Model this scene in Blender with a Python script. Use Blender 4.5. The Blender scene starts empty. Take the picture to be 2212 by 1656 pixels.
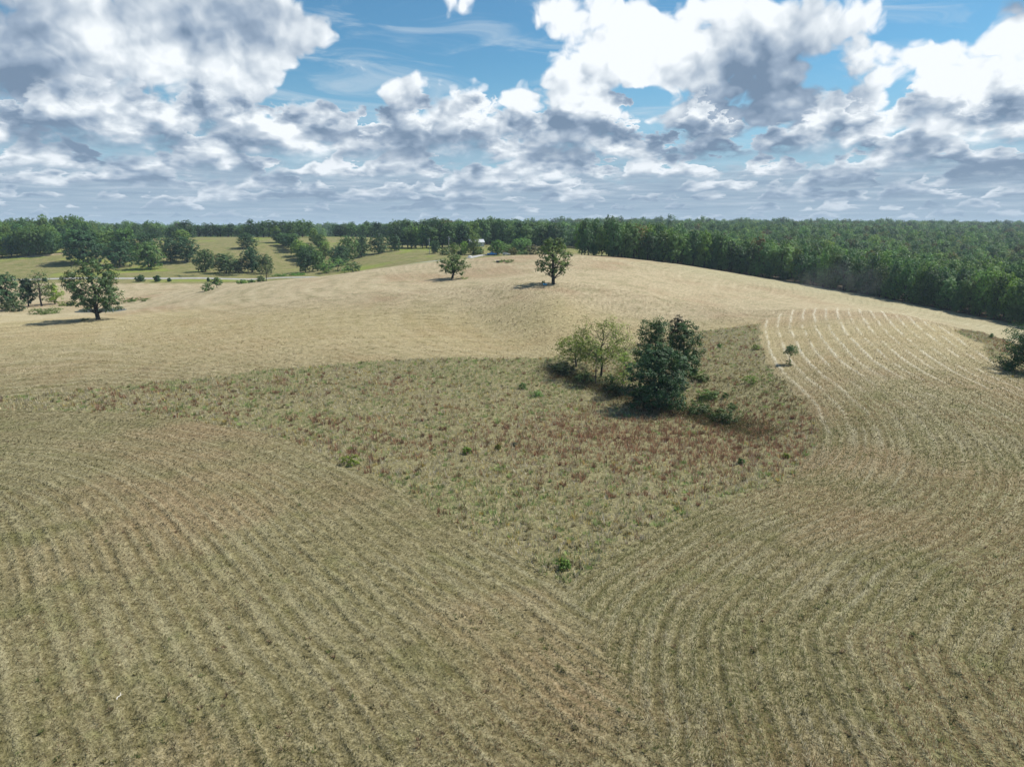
import bpy, math, random
import numpy as np
from mathutils import Vector, Matrix

random.seed(7)
sc = bpy.context.scene
col = sc.collection
R = math.radians

# ------------------------------------------------------------------ camera
CAM_Z = 30.0
FPX = 1551.0                               # focal length on a 2212 px wide view
PITCH = math.atan(328 / 1551)
cam = bpy.data.cameras.new('camera')
cam.sensor_width = 36.0
cam.lens = 36.0 * FPX / 2212.0
cam.clip_start = 0.5
cam.clip_end = 60000
cam_o = bpy.data.objects.new('camera', cam)
col.objects.link(cam_o)
cam_o.location = (0, 0, CAM_Z)
cam_o.rotation_euler = (math.pi / 2 - PITCH, 0, 0)
sc.camera = cam_o

# ------------------------------------------------------------------ node helper
class S:
    """a socket that can be used in arithmetic"""
    nt = None
    def __init__(s, sock): s.k = sock
    @staticmethod
    def m(op, a, b=None, c=None, clamp=False):
        n = S.nt.nodes.new('ShaderNodeMath'); n.operation = op; n.use_clamp = clamp
        for i, v in enumerate((a, b, c)):
            if v is None: continue
            if isinstance(v, S): S.nt.links.new(v.k, n.inputs[i])
            else: n.inputs[i].default_value = v
        return S(n.outputs[0])
    def __add__(a, b): return S.m('ADD', a, b)
    def __radd__(a, b): return S.m('ADD', b, a)
    def __sub__(a, b): return S.m('SUBTRACT', a, b)
    def __rsub__(a, b): return S.m('SUBTRACT', b, a)
    def __mul__(a, b): return S.m('MULTIPLY', a, b)
    def __rmul__(a, b): return S.m('MULTIPLY', b, a)
    def __truediv__(a, b): return S.m('DIVIDE', a, b)
    def __rtruediv__(a, b): return S.m('DIVIDE', b, a)
def clamp01(a): return S.m('ADD', a, 0.0, clamp=True)
def sstep(a, lo, hi):
    n = S.nt.nodes.new('ShaderNodeMapRange'); n.interpolation_type = 'SMOOTHSTEP'
    S.nt.links.new(a.k, n.inputs['Value']); n.inputs['From Min'].default_value = lo; n.inputs['From Max'].default_value = hi
    return S(n.outputs['Result'])
def comb(x, y, z=0.0):
    n = S.nt.nodes.new('ShaderNodeCombineXYZ')
    for i, v in enumerate((x, y, z)):
        if isinstance(v, S): S.nt.links.new(v.k, n.inputs[i])
        else: n.inputs[i].default_value = v
    return S(n.outputs[0])
def noise(vec, scale, detail=4.0, rough=0.55, dist=0.0, lac=2.0, dim='3D'):
    n = S.nt.nodes.new('ShaderNodeTexNoise'); n.noise_dimensions = dim
    if vec is not None: S.nt.links.new(vec.k, n.inputs['Vector'])
    n.inputs['Scale'].default_value = scale; n.inputs['Detail'].default_value = detail
    n.inputs['Roughness'].default_value = rough; n.inputs['Distortion'].default_value = dist; n.inputs['Lacunarity'].default_value = lac
    return S(n.outputs['Fac'])
def voro(vec, scale, detail=0.0, rough=0.5):
    n = S.nt.nodes.new('ShaderNodeTexVoronoi'); n.feature = 'F1'; n.voronoi_dimensions = '2D'
    S.nt.links.new(vec.k, n.inputs['Vector']); n.inputs['Scale'].default_value = scale
    n.inputs['Detail'].default_value = detail; n.inputs['Roughness'].default_value = rough
    return S(n.outputs['Distance'])
def mixc(f, a, b):
    n = S.nt.nodes.new('ShaderNodeMix'); n.data_type = 'RGBA'
    for key, v in ((0, f), (6, a), (7, b)):
        if isinstance(v, S): S.nt.links.new(v.k, n.inputs[key])
        elif key == 0: n.inputs[0].default_value = v
        else: n.inputs[key].default_value = (*v, 1.0)
    return S(n.outputs[2])
def mulc(a, b):
    n = S.nt.nodes.new('ShaderNodeMix'); n.data_type = 'RGBA'; n.blend_type = 'MULTIPLY'; n.inputs[0].default_value = 1.0
    for key, v in ((6, a), (7, b)):
        if isinstance(v, S): S.nt.links.new(v.k, n.inputs[key])
        else: n.inputs[key].default_value = (*v, 1.0)
    return S(n.outputs[2])
def ramp(f, *stops):
    n = S.nt.nodes.new('ShaderNodeValToRGB'); S.nt.links.new(f.k, n.inputs[0])
    e = n.color_ramp.elements
    while len(e) < len(stops): e.new(0.5)
    for i, (p, c) in enumerate(stops): e[i].position = p; e[i].color = (*c, 1.0)
    return S(n.outputs[0])
def attr(name, kind='GEOMETRY', out='Fac'):
    n = S.nt.nodes.new('ShaderNodeAttribute'); n.attribute_name = name; n.attribute_type = kind
    return S(n.outputs[out])
def link(a, inp): S.nt.links.new(a.k, inp)

# ------------------------------------------------------------------ sun and sky
SUN_AZ, SUN_EL = 62.0, 51.0                # to the right of the view direction, and height
sun = bpy.data.lights.new('sun', 'SUN')
sun.energy = 5.0; sun.angle = R(0.53); sun.color = (1.0, 0.95, 0.87)
sun_o = bpy.data.objects.new('sun', sun); col.objects.link(sun_o)
sd = Vector((math.sin(R(SUN_AZ)) * math.cos(R(SUN_EL)), math.cos(R(SUN_AZ)) * math.cos(R(SUN_EL)), math.sin(R(SUN_EL))))
sun_o.rotation_euler = sd.to_track_quat('Z', 'Y').to_euler()
sun_o.location = sd * 300

world = bpy.data.worlds.new('World'); sc.world = world; world.use_nodes = True
wt = world.node_tree; wt.nodes.clear(); S.nt = wt
sky = wt.nodes.new('ShaderNodeTexSky'); sky.sky_type = 'NISHITA'; sky.sun_disc = False
sky.sun_elevation = R(SUN_EL); sky.sun_rotation = R(SUN_AZ); sky.altitude = 300; sky.air_density = 1.0; sky.dust_density = 0.4; sky.ozone_density = 1.6
tc = wt.nodes.new('ShaderNodeTexCoord')
sep = wt.nodes.new('ShaderNodeSeparateXYZ'); wt.links.new(tc.outputs['Generated'], sep.inputs[0])
wx, wy, wz = (S(o) for o in sep.outputs)
az = S.m('ARCTAN2', wx, wy)
el = S.m('ARCSINE', S.m('MAXIMUM', wz, 0.0))
# cumulus banks: azimuth, elevation (degrees), radii, cover, darkness of the base
def _ang(px, py):
    a = (px - 1106) / FPX; b = -(py - 828) / FPX
    y = math.cos(PITCH) + b * math.sin(PITCH); z = -math.sin(PITCH) + b * math.cos(PITCH)
    return math.atan2(a, y), math.atan2(z, math.hypot(a, y))
BANKS = [  # px, py, rx, ry, cover, dark
 (90,110,300,105,.60,.06),(0,120,100,100,.1,.45),(60,188,250,26,.2,.50),(480,25,150,40,.25,.75),(580,75,270,75,.52,-.12),(300,70,150,70,.3,-.30),(530,130,60,50,.22,-.1),
 (120,265,260,50,.30,.05),(500,235,75,45,.34,-.30),(590,275,70,40,.34,-.15),(440,295,95,26,.2,.45),(862,205,48,48,.50,-.10),(850,290,70,38,.35,.0),
 (760,215,60,28,.18,-.1),(1095,200,85,42,.42,-.30),(1250,215,75,50,.45,-.30),(1290,270,120,45,.40,.25),(985,260,60,45,.40,-.05),(1060,290,80,30,.3,.1),
 (1400,120,210,75,.52,-.52),(1160,15,140,50,.32,-.40),(960,20,60,50,.20,-.1),(1540,40,170,45,.45,-.60),(1660,150,155,90,.55,.95),(1870,75,110,60,.55,-.75),(1740,235,130,45,.40,.75),
 (1510,290,75,50,.45,.70),(1430,260,60,28,.2,-.5),(1870,290,60,50,.30,-.55),(2090,150,120,60,.55,-.75),(2195,225,60,32,.3,.85),(2190,10,70,32,.6,.7),
 (2060,290,100,45,.35,-.35),(1700,330,200,28,.2,-.2),(2150,90,90,40,.3,-.45),
 (900,110,150,55,-.40,0),(680,190,80,42,-.30,0),(960,225,45,35,-.30,0),(1400,215,70,22,-.5,0),(1965,225,55,40,-.65,0),(2000,35,85,38,-.7,0),(1130,120,90,40,-.25,0),
 (330,190,60,25,-.2,0),(800,20,90,35,-.35,0),(1310,60,30,22,-.3,0),
]
cover = None; dark = None
for px, py, rx, ry, c, d in BANKS:
    a0, e0 = _ang(px, py)
    u = (az - a0) * (FPX / rx * 0.92); v = (el - e0) * (FPX / ry * 0.92)
    g = S.m('EXPONENT', (u * u + v * v) * -1.0)
    cover = g * c if cover is None else S.m('MULTIPLY_ADD', g, c, cover)
    if d: dark = g * d if dark is None else S.m('MULTIPLY_ADD', g, d, dark)
def cloud_body(a, e):
    p = comb(a * 2.8, S.m('LOGARITHM', e + 0.06, math.e) * 0.85, 0.0)
    w = noise(p, 7.0, 2.0, 0.6, dim='2D')                       # curls the billows
    q = comb(a * 2.8 + w * 0.10, S.m('LOGARITHM', e + 0.06, math.e) * 0.85 + w * 0.06, 0.0)
    return noise(q, 2.4, 7.0, 0.54, 0.10, dim='2D') + (0.42 - voro(q, 7.0, 2.0, 0.55)) * 0.28
body0 = cloud_body(az, el)
body1 = cloud_body(az + 0.014, el + 0.018)
relief = body0 - body1
thick = body0 + cover * 0.62 + 0.02 - sstep(el, 0.17, 0.10) * 0.25
dens = sstep(thick, 0.58, 0.72)
wisp = sstep(noise(comb(az * 3.0 + el * 4.0, el * 14.0, 3.0), 2.2, 5.0, 0.62, 0.8, dim='2D'), 0.46, 0.80) * 0.45
lit = relief * 1.7 - dark * 0.80 - (thick - 0.74) * 0.42 + 0.70
lit = S.m('MAXIMUM', lit, relief * 1.1 + body0 * 0.55 - 0.17)
WHITE = ((0.0, (0.23, 0.33, 0.47)), (0.30, (0.40, 0.51, 0.66)), (0.64, (0.72, 0.81, 0.91)), (0.86, (0.98, 1.05, 1.11)), (1.0, (1.14, 1.19, 1.24)))
skyc = mixc(sstep(el, 0.22, 0.06) * 0.7, mulc(S(sky.outputs[0]), (0.115 * 0.58, 0.115 * 0.98, 0.115 * 1.08)), (0.46, 0.68, 0.86))
skyc = mixc(wisp, skyc, (0.82, 0.92, 1.0))
skyc = mixc(dens, skyc, ramp(clamp01(lit), *WHITE))
# rows of fair-weather cumulus with flat bases, one behind the other down to the horizon
lel = S.m('LOGARITHM', el + 0.03, math.e)
wa = noise(comb(az * 2.8, lel, 9.1), 9.5, 6.0, 0.58, dim='2D') - 0.5
streak = noise(comb(az * 2.4, S.m('LOGARITHM', el + 0.016, math.e) * 2.3, 1.7), 4.6, 6.0, 0.62, 0.15, dim='2D')
deck = ramp(clamp01(streak + (el - 0.05) * 1.2), (0.30, (0.35, 0.48, 0.63)), (0.52, (0.43, 0.56, 0.70)), (0.72, (0.60, 0.71, 0.83)))
deck = mixc(sstep(el, 0.045, 0.0) * 0.85, deck, (0.46, 0.59, 0.73))
skyc = mixc(sstep(el + wa * 0.06, 0.108, 0.060), skyc, deck)
for k, (e0, amp, fr, seed, lo) in enumerate(((0.008, 0.010, 13, 1.3, .40), (0.016, 0.013, 10.5, 5.1, .40), (0.026, 0.018, 8.5, 8.7, .40), (0.037, 0.027, 6.6, 12.9, .36), (0.051, 0.040, 5.2, 17.7, .32),
                                  (0.068, 0.054, 4.2, 22.3, .30), (0.089, 0.070, 3.6, 27.9, .32), (0.114, 0.082, 3.2, 33.1, .46))):
    aw = az + wa * (amp * 1.3)
    ew = el + (wa * 0.8 + relief * 0.5) * amp * (sstep(el - e0, -0.01, amp * 0.5) * 0.8 + 0.2)
    pr = noise(comb(aw, 0.0, seed), fr * 2.2, 2.5, 0.6)                     # skyline of the row
    top = sstep(pr, lo, 0.70)
    if k >= 6:
        for px, w, h in ((480, 75, .55), (590, 50, .35), (862, 36, .80), (1110, 60, .50), (1240, 55, .75), (1340, 50, .35), (985, 40, .5), (1510, 60, .5), (2030, 60, .6)) if k == 7 else ((700, 60, .6), (850, 55, .6), (1010, 60, .6), (1240, 90, .5), (1760, 90, .5), (2100, 80, .6), (300, 90, .6), (120, 70, .5)):
            u = (aw - _ang(px, 300)[0]) * (FPX / w)
            top = S.m('MULTIPLY_ADD', S.m('EXPONENT', u * u * -1.0), h, top)
    t = (ew - e0) / S.m('MAXIMUM', top * amp, 0.0005)
    cov = sstep(t, -0.10, 0.34) * (sstep(t, 1.06, 0.84) if k > 4 else sstep(t, 1.12, 0.72)) * sstep(top, 0.08, 0.34)
    li = clamp01(t * 0.70 + relief * 2.0 + wa * 0.25 + (0.10, 0.10, 0.12, 0.14, 0.18, 0.20, 0.20, 0.16)[k] - dark * 0.35)
    c = ramp(li, *WHITE)
    if k < 6: c = mixc((0.78, 0.62, 0.48, 0.34, 0.20, 0.10)[k], c, (0.42, 0.55, 0.71))
    skyc = mixc(cov, skyc, c)
bg = wt.nodes.new('ShaderNodeBackground'); link(skyc, bg.inputs[0]); bg.inputs[1].default_value = 0.56
wo = wt.nodes.new('ShaderNodeOutputWorld'); wt.links.new(bg.outputs[0], wo.inputs[0])
world.cycles.sampling_method = 'MANUAL'; world.cycles.sample_map_resolution = 512

sc.view_settings.view_transform = 'Standard'; sc.view_settings.look = 'None'
sc.view_settings.exposure = 0.6; sc.view_settings.gamma = 1.0; sc.view_settings.use_curve_mapping = False
sc.render.engine = 'CYCLES'
sc.cycles.use_denoising = True
sc.cycles.max_bounces = 6; sc.cycles.diffuse_bounces = 3; sc.cycles.transmission_bounces = 4
sc.cycles.transparent_max_bounces = 4; sc.cycles.volume_bounces = 0; sc.cycles.glossy_bounces = 2
# ------------------------------------------------------------------ terrain
# measurements were taken on a 2212 x 1656 view of the photograph; a pixel gives a direction,
# the elevation written beside it gives the distance along that direction
def ray(dx, dy):
    a = (np.asarray(dx, float) - 1106.0) / FPX
    b = -(np.asarray(dy, float) - 828.0) / FPX
    cp, sp = math.cos(PITCH), math.sin(PITCH)
    return a + 0 * b, cp + b * sp + 0 * a, -sp + b * cp + 0 * a
def at_z(dx, dy, z):
    x, y, w = ray(dx, dy)
    t = (z - CAM_Z) / w
    return x * t, y * t
def at_y(dx, dy, Y):                       # point at forward distance Y
    x, y, w = ray(dx, dy)
    t = Y / y
    return x * t, y * t, CAM_Z + w * t
# (px, py, elevation) of visible ground
VIS = [
 (0,1656,2.2),(550,1656,1.6),(1106,1656,1.0),(1650,1656,1.6),(2212,1656,2.5),
 (0,1300,2.4),(500,1300,1.4),(1000,1350,0.6),(1220,1262,0.0),(1600,1300,1.0),(2212,1300,2.6),
 (0,1050,2.4),(400,1050,1.6),(800,1090,0.4),(1500,1110,0.0),(1900,1080,1.4),(2212,1050,2.4),
 (0,885,1.6),(400,905,1.0),(720,985,0.2),(1000,960,-0.4),(1300,960,-0.6),(1640,1050,0.3),
 (0,850,1.8),(400,822,1.8),(800,780,1.8),(1000,772,1.6),(1190,772,1.2),(1000,860,0.0),
 (1190,800,-0.3),(1298,812,-1.0),(1420,878,-1.6),(1600,930,-1.2),(1700,960,-0.2),(1770,950,0.8),
 (1500,800,0.2),(1600,760,1.4),(1640,705,3.2),(1705,788,1.6),(1800,800,2.4),(1900,760,3.4),(2050,800,2.6),
 (1720,668,5.0),(1850,668,4.8),(1960,680,4.2),(2080,720,3.2),(2180,800,1.6),(2212,840,1.6),
 (1600,633,6.6),(1750,655,4.0),(1900,668,1.4),(2050,705,-0.2),(2200,745,-1.0),
 (0,780,2.6),(400,740,3.4),(800,710,4.4),(1050,710,3.6),(1130,735,2.2),(1300,700,3.8),(1480,670,5.0),
 (0,700,3.4),(212,690,4.0),(450,670,5.0),(700,650,8.0),(900,640,9.6),(1200,660,8.6),(1400,640,8.6),
 (977,602,12.4),(1195,613,12.6),(1400,600,12.2),(1550,610,9.0),
 (480,622,7.6),(600,605,9.4),(780,585,12.4),(900,568,15.2),(1000,560,17.2),(1100,553,18.0),(1200,551,18.0),
 (1300,552,17.2),(1400,560,15.0),(1500,573,11.8),(1600,589,8.8),(1700,606,6.0),(1850,632,2.4),(2000,660,-0.8),(2150,690,-3.6),(2212,702,-4.6),
 (0,668,3.2),(100,668,3.0),(215,667,3.0),(330,650,3.6),(100,640,3.4),(300,625,4.6),(420,615,5.0),(0,640,3.2),
 (0,604,5.6),(300,606,5.8),(560,603,5.9),
]
# (px, forward distance, elevation): the far country, and ground hidden behind crests
FAR = [
 (0,372,6.0),(150,372,6.2),(300,372,6.2),(450,372,6.3),(600,372,6.5),(760,372,8.0),(900,372,14.0),
 (690,340,8.6),(780,350,10.5),(1000,352,16.8),(1100,378,16.6),(1200,390,16.8),
 (0,468,13.4),(90,465,14.4),(165,470,16.0),(250,430,9.0),(350,425,8.0),(470,430,8.6),(590,400,6.8),(700,402,8.0),(720,420,9.0),
 (400,480,13.5),(400,560,21.0),(400,640,25.0),(550,520,18.5),(550,600,24.0),(620,520,17.5),(680,480,11.0),(650,600,24.0),
 (500,680,25.0),(300,640,23.0),(150,600,21.0),(0,620,20.5),
 (750,500,16.0),(760,620,24.5),(800,430,12.6),(830,480,16.0),(950,470,18.0),(950,420,16.4),(880,560,20.0),(1000,560,20.0),(870,410,14.2),
 (1040,420,16.4),(1090,430,16.5),(1060,520,20.0),(1150,450,16.6),(1200,540,18.0),
 (1300,430,15.6),(1500,430,9.0),(1700,400,5.0),(1900,380,1.0),(2100,340,-2.0),(2212,320,-4.0),
 (1300,700,17.0),(1600,700,13.0),(1900,700,9.0),(2212,700,4.0),
 (1300,1100,24.0),(1600,1100,23.0),(1900,1100,21.0),(2212,1100,15.0),
 (0,1100,20.0),(500,1100,16.0),(900,1000,20.0),
 (0,1800,24.0),(550,1800,14.0),(1106,1800,24.0),(1650,1800,27.0),(2212,1800,25.0),
 (0,4500,12.0),(1106,4500,12.0),(2212,4500,12.0),
]
def _fit():
    P = []
    for px, py, z in VIS:
        x, y = at_z(px, py, z); P.append((float(x), float(y), z))
    for px, Y, z in FAR:
        P.append(((px - 1106.0) / FPX * Y / 0.995, Y, z))
    for th in (-44, -25, 0, 25, 44):       # ground under and behind the frame
        for r in (35, 62):
            P.append((r * math.sin(math.radians(th)), r * math.cos(math.radians(th)) - 40, 2.0))
    P = np.array(P)
    return P
def _uv(x, y):
    yy = y + 40.0
    r = np.hypot(x, yy)
    th = np.arctan2(x, yy)
    return np.clip(th, -0.80, 0.80) * 2.6, np.log(np.clip(r, 34.0, 6000.0)) * 1.9, th
def _phi(d2):
    return 0.5 * d2 * np.log(d2 + 1e-9)
_P = _fit()
_cu, _cv, _ = _uv(_P[:, 0], _P[:, 1])
_n = len(_P)
_A = np.zeros((_n + 3, _n + 3))
_A[:_n, :_n] = _phi((_cu[:, None] - _cu[None]) ** 2 + (_cv[:, None] - _cv[None]) ** 2) + np.eye(_n) * 2e-4
_A[:_n, _n:] = np.stack([np.ones(_n), _cu, _cv], 1)
_A[_n:, :_n] = _A[:_n, _n:].T
_W = np.linalg.solve(_A, np.concatenate([_P[:, 2], np.zeros(3)]))
def ground_z(x, y):
    x = np.asarray(x, float); y = np.asarray(y, float)
    sh = np.broadcast(x, y).shape
    x = np.broadcast_to(x, sh).ravel(); y = np.broadcast_to(y, sh).ravel()
    u, v, th = _uv(x, y)
    z = np.empty(len(u))
    for i in range(0, len(u), 60000):
        s = slice(i, i + 60000)
        K = _phi((u[s, None] - _cu[None]) ** 2 + (v[s, None] - _cv[None]) ** 2)
        z[s] = K @ _W[:_n] + _W[_n] + _W[_n + 1] * u[s] + _W[_n + 2] * v[s]
    w = np.clip((np.abs(th) - 0.80) / 0.8, 0, 1); w = w * w * (3 - 2 * w)
    z = z * (1 - w) + 4.0 * w
    return z.reshape(sh)
_TS = np.concatenate([np.arange(34, 130, 0.5), np.arange(130, 420, 1.0), np.arange(420, 1200, 3.0), np.arange(1200, 4000, 20.0)])
def hit(dx, dy):
    """first ground point seen along a pixel's direction"""
    x, y, w = (float(v) for v in ray(dx, dy))
    t = _TS / y
    g = CAM_Z + w * t - ground_z(x * t, y * t)
    k = np.nonzero(g <= 0)[0]
    if len(k) == 0: return None
    k = max(k[0], 1)
    f = g[k - 1] / (g[k - 1] - g[k]); tt = t[k - 1] + f * (t[k] - t[k - 1])
    X, Y = x * tt, y * tt
    return X, Y, float(ground_z(X, Y))
def px_of(x, y, z):
    cp, sp = math.cos(PITCH), math.sin(PITCH)
    zc = z - CAM_Z
    fwd = y * cp - zc * sp; up = y * sp + zc * cp
    return 1106 + FPX * x / fwd, 828 - FPX * up / fwd
# ------------------------------------------------------------------ helpers: noise, meshes, tags
def _hash(ix, iy, seed):
    h = (ix.astype(np.int64) * 374761393 + iy.astype(np.int64) * 668265263 + seed * 1442695041) & 0x7fffffff
    h = ((h ^ (h >> 13)) * 1274126177) & 0x7fffffff
    return ((h ^ (h >> 16)) & 0xffff) / 65535.0
def vnoise(x, y, seed=0):
    ix = np.floor(x); iy = np.floor(y); fx = x - ix; fy = y - iy
    fx = fx * fx * (3 - 2 * fx); fy = fy * fy * (3 - 2 * fy)
    a = _hash(ix, iy, seed); b = _hash(ix + 1, iy, seed); c = _hash(ix, iy + 1, seed); d = _hash(ix + 1, iy + 1, seed)
    return (a * (1 - fx) + b * fx) * (1 - fy) + (c * (1 - fx) + d * fx) * fy
def fbm(x, y, oct=4, seed=0):
    s = 0; a = 0.5; t = 0
    for i in range(oct):
        s = s + a * vnoise(x * 2 ** i + 17.3 * i, y * 2 ** i - 9.1 * i, seed + i); t += a; a *= 0.55
    return s / t
def smooth(a, lo, hi):
    t = np.clip((a - lo) / (hi - lo), 0, 1); return t * t * (3 - 2 * t)
def mesh_np(name, V, F, mat=None, cols=None, fl=None, smooth_shade=False, normals=None):
    """V (n,3), F (m,3|4): one mesh from arrays"""
    V = np.asarray(V, np.float32); F = np.asarray(F, np.int32)
    me = bpy.data.meshes.new(name)
    k = F.shape[1]
    me.vertices.add(len(V)); me.vertices.foreach_set('co', V.ravel())
    me.loops.add(F.size); me.loops.foreach_set('vertex_index', F.ravel())
    me.polygons.add(len(F)); me.polygons.foreach_set('loop_start', np.arange(0, F.size, k, dtype=np.int32))
    try: me.polygons.foreach_set('loop_total', np.full(len(F), k, np.int32))
    except Exception: pass
    if smooth_shade: me.polygons.foreach_set('use_smooth', np.ones(len(F), bool))
    if cols is not None:
        a = me.attributes.new('tone', 'FLOAT_COLOR', 'POINT')
        c4 = np.ones((len(V), 4), np.float32); c4[:, :3] = cols
        a.data.foreach_set('color', c4.ravel())
    for nm, arr in (fl or {}).items():
        a = me.attributes.new(nm, 'FLOAT', 'POINT'); a.data.foreach_set('value', np.asarray(arr, np.float32))
    me.update(calc_edges=True)
    if mat: me.materials.append(mat)
    return me
def add(name, me, parent=None, label=None, cat=None, group=None, kind=None, loc=None):
    o = bpy.data.objects.new(name, me); col.objects.link(o)
    if parent: o.parent = parent
    if loc is not None: o.location = loc
    if label: o['label'] = label
    if cat: o['category'] = cat
    if group: o['group'] = group
    if kind: o['kind'] = kind
    return o
def new_mat(name, rough=0.9, spec=0.2):
    m = bpy.data.materials.new(name); m.use_nodes = True; S.nt = m.node_tree
    b = S.nt.nodes['Principled BSDF']; b.inputs['Roughness'].default_value = rough; b.inputs['Specular IOR Level'].default_value = spec
    return m, b
def bump(h, b, strength=0.5, dist=0.1):
    n = S.nt.nodes.new('ShaderNodeBump'); n.inputs['Strength'].default_value = strength; n.inputs['Distance'].default_value = dist
    link(h, n.inputs['Height']); S.nt.links.new(n.outputs[0], b.inputs['Normal'])
def pos(scale=None):
    n = S.nt.nodes.new('ShaderNodeTexCoord'); return S(n.outputs['Object'])

# ------------------------------------------------------------------ lines on the land, photograph -> ground
def to_ground(pts):
    out = []
    for px, py in pts:
        h = hit(px, py); out.append((h[0], h[1]))
    return np.array(out)
def at_far(pts): return np.array([((px - 1106.0) / FPX * Y / 0.99, Y) for px, Y in pts])
def dist_line(P, x, y):
    d = np.full(len(x), 1e9)
    for (ax, ay), (bx, by) in zip(P[:-1], P[1:]):
        vx, vy = bx - ax, by - ay; L = vx * vx + vy * vy + 1e-9
        t = np.clip(((x - ax) * vx + (y - ay) * vy) / L, 0, 1)
        d = np.minimum(d, np.hypot(x - ax - t * vx, y - ay - t * vy))
    return d
def inside(P, x, y):
    r = np.zeros(len(x), bool)
    for (ax, ay), (bx, by) in zip(P, np.roll(P, -1, 0)):
        c = (ay > y) != (by > y)
        r ^= c & (x < (bx - ax) * (y - ay) / (by - ay + 1e-12) + ax)
    return r
def chaikin(P, n=2):
    for _ in range(n):
        Q = [P[0]]
        for a, b in zip(P[:-1], P[1:]): Q += [a * .75 + b * .25, a * .25 + b * .75]
        P = np.array(Q + [P[-1]])
    return P
TOP = to_ground([(-260, 880), (0, 858), (200, 840), (400, 820), (600, 797), (800, 780), (1000, 772), (1190, 771), (1300, 757), (1400, 738), (1500, 716), (1640, 699)])
RGT = to_ground([(1640, 699), (1643, 740), (1660, 790), (1700, 832), (1740, 872), (1765, 920), (1766, 960), (1745, 1000), (1690, 1040), (1600, 1072), (1500, 1105), (1400, 1160), (1300, 1220), (1228, 1264)])
LFT = to_ground([(1228, 1264), (1160, 1235), (1050, 1170), (950, 1115), (850, 1055), (740, 1000), (650, 965), (560, 935), (400, 905), (200, 889), (0, 887), (-260, 895)])
PATCH = np.concatenate([TOP, RGT[1:], LFT[1:]])
ROW_L = chaikin(np.concatenate([np.array([(60.0, 6.0), (34.0, 22.0), (16.0, 40.0)]), LFT]))
ROW_R = chaikin(np.concatenate([to_ground([(1760, 600), (1670, 650)]), RGT, np.array([(1.5, 48.0), (0.0, 38.0), (-2.0, 20.0)])]))
ROW_T = chaikin(np.concatenate([TOP, to_ground([(1720, 668), (1850, 690)])]))
WIN = to_ground([(1640, 699), (1665, 680), (1720, 667), (1850, 667), (1940, 676), (2030, 705), (2110, 740), (2160, 790), (2300, 880), (2300, 1050), (1766, 960), (1740, 872), (1660, 790)])
WEEDS = to_ground([(2060, 716), (2120, 718), (2212, 752), (2330, 800), (2330, 870), (2200, 822), (2150, 785), (2120, 745)])
SEAM = np.array([(5.2, 57.0), (8.0, 40.0), (12.0, 20.0)])
FIELD_EDGE = at_far([(-900, 350), (0, 352), (300, 352), (480, 352), (600, 345), (680, 334), (780, 330), (900, 338), (1000, 346), (1100, 356), (1200, 366), (1300, 380)])
FOREST_EDGE = to_ground([(1300, 553), (1400, 562), (1500, 575), (1600, 591), (1700, 607), (1850, 633), (2000, 661), (2150, 691), (2300, 722), (2500, 765)])
EDGE = np.concatenate([FIELD_EDGE, FOREST_EDGE[1:]])
EDGE_POLY = np.concatenate([EDGE, np.array([(2000, EDGE[-1, 1] - 200), (9000, 300), (9000, 9500), (-9000, 9500), (-9000, 340)])])
FOREST_POLY = np.concatenate([FOREST_EDGE, np.array([(800, 100), (3500, 150), (3500, 3600), (150, 3600), (110, 700), (70, 480)])])
POND = hit(222, 668)
_gz = ground_z
def ground_z(x, y):
    return _gz(x, y) - 0.9 * np.exp(-((np.asarray(x) - POND[0]) / 13.0) ** 2 - ((np.asarray(y) - POND[1]) / 9.0) ** 2)

def rows(x, y):
    """distance along which the mower's passes are counted"""
    left = x < np.interp(y, SEAM[::-1, 1], SEAM[::-1, 0])
    sl = dist_line(ROW_L, x, y); sr = dist_line(ROW_R, x, y); st = dist_line(ROW_T, x, y)
    topy = np.interp(x, TOP[:, 0], TOP[:, 1])
    win = inside(WIN, x, y)
    s = np.where(left, sl, sr)
    far = (y > topy) & ~win
    s = np.where(far & (x < 120), st * 1.0, s)
    s = np.where(far & (x >= TOP[-1, 0]), dist_line(FOREST_EDGE, x, y), s)
    return s
def zones(x, y):
    z = {}
    dp = dist_line(np.concatenate([PATCH, PATCH[:1]]), x, y); ip = inside(PATCH, x, y)
    dw = dist_line(np.concatenate([WEEDS, WEEDS[:1]]), x, y); iw = inside(WEEDS, x, y)
    wob = (fbm(x * 0.35, y * 0.35, 3, 5) - 0.5) * 2.2
    z['patch'] = np.maximum(smooth(np.where(ip, dp, -dp) + wob, -0.5, 0.6), smooth(np.where(iw, dw, -dw) + wob * 1.5, -0.8, 1.0))
    de = dist_line(EDGE, x, y); ie = inside(EDGE_POLY, x, y)
    z['beyond'] = smooth(np.where(ie, de, -de) + wob * 0.8, -1.0, 1.5)
    df = dist_line(FOREST_EDGE, x, y); inf = inside(FOREST_POLY, x, y)
    z['forest'] = smooth(np.where(inf, df, -df) + wob, -1.5, 2.0)
    win = inside(WIN, x, y); dwn = dist_line(np.concatenate([WIN, WIN[:1]]), x, y)
    z['win'] = smooth(np.where(win, dwn, -dwn), -0.5, 2.0)
    return z

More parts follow.
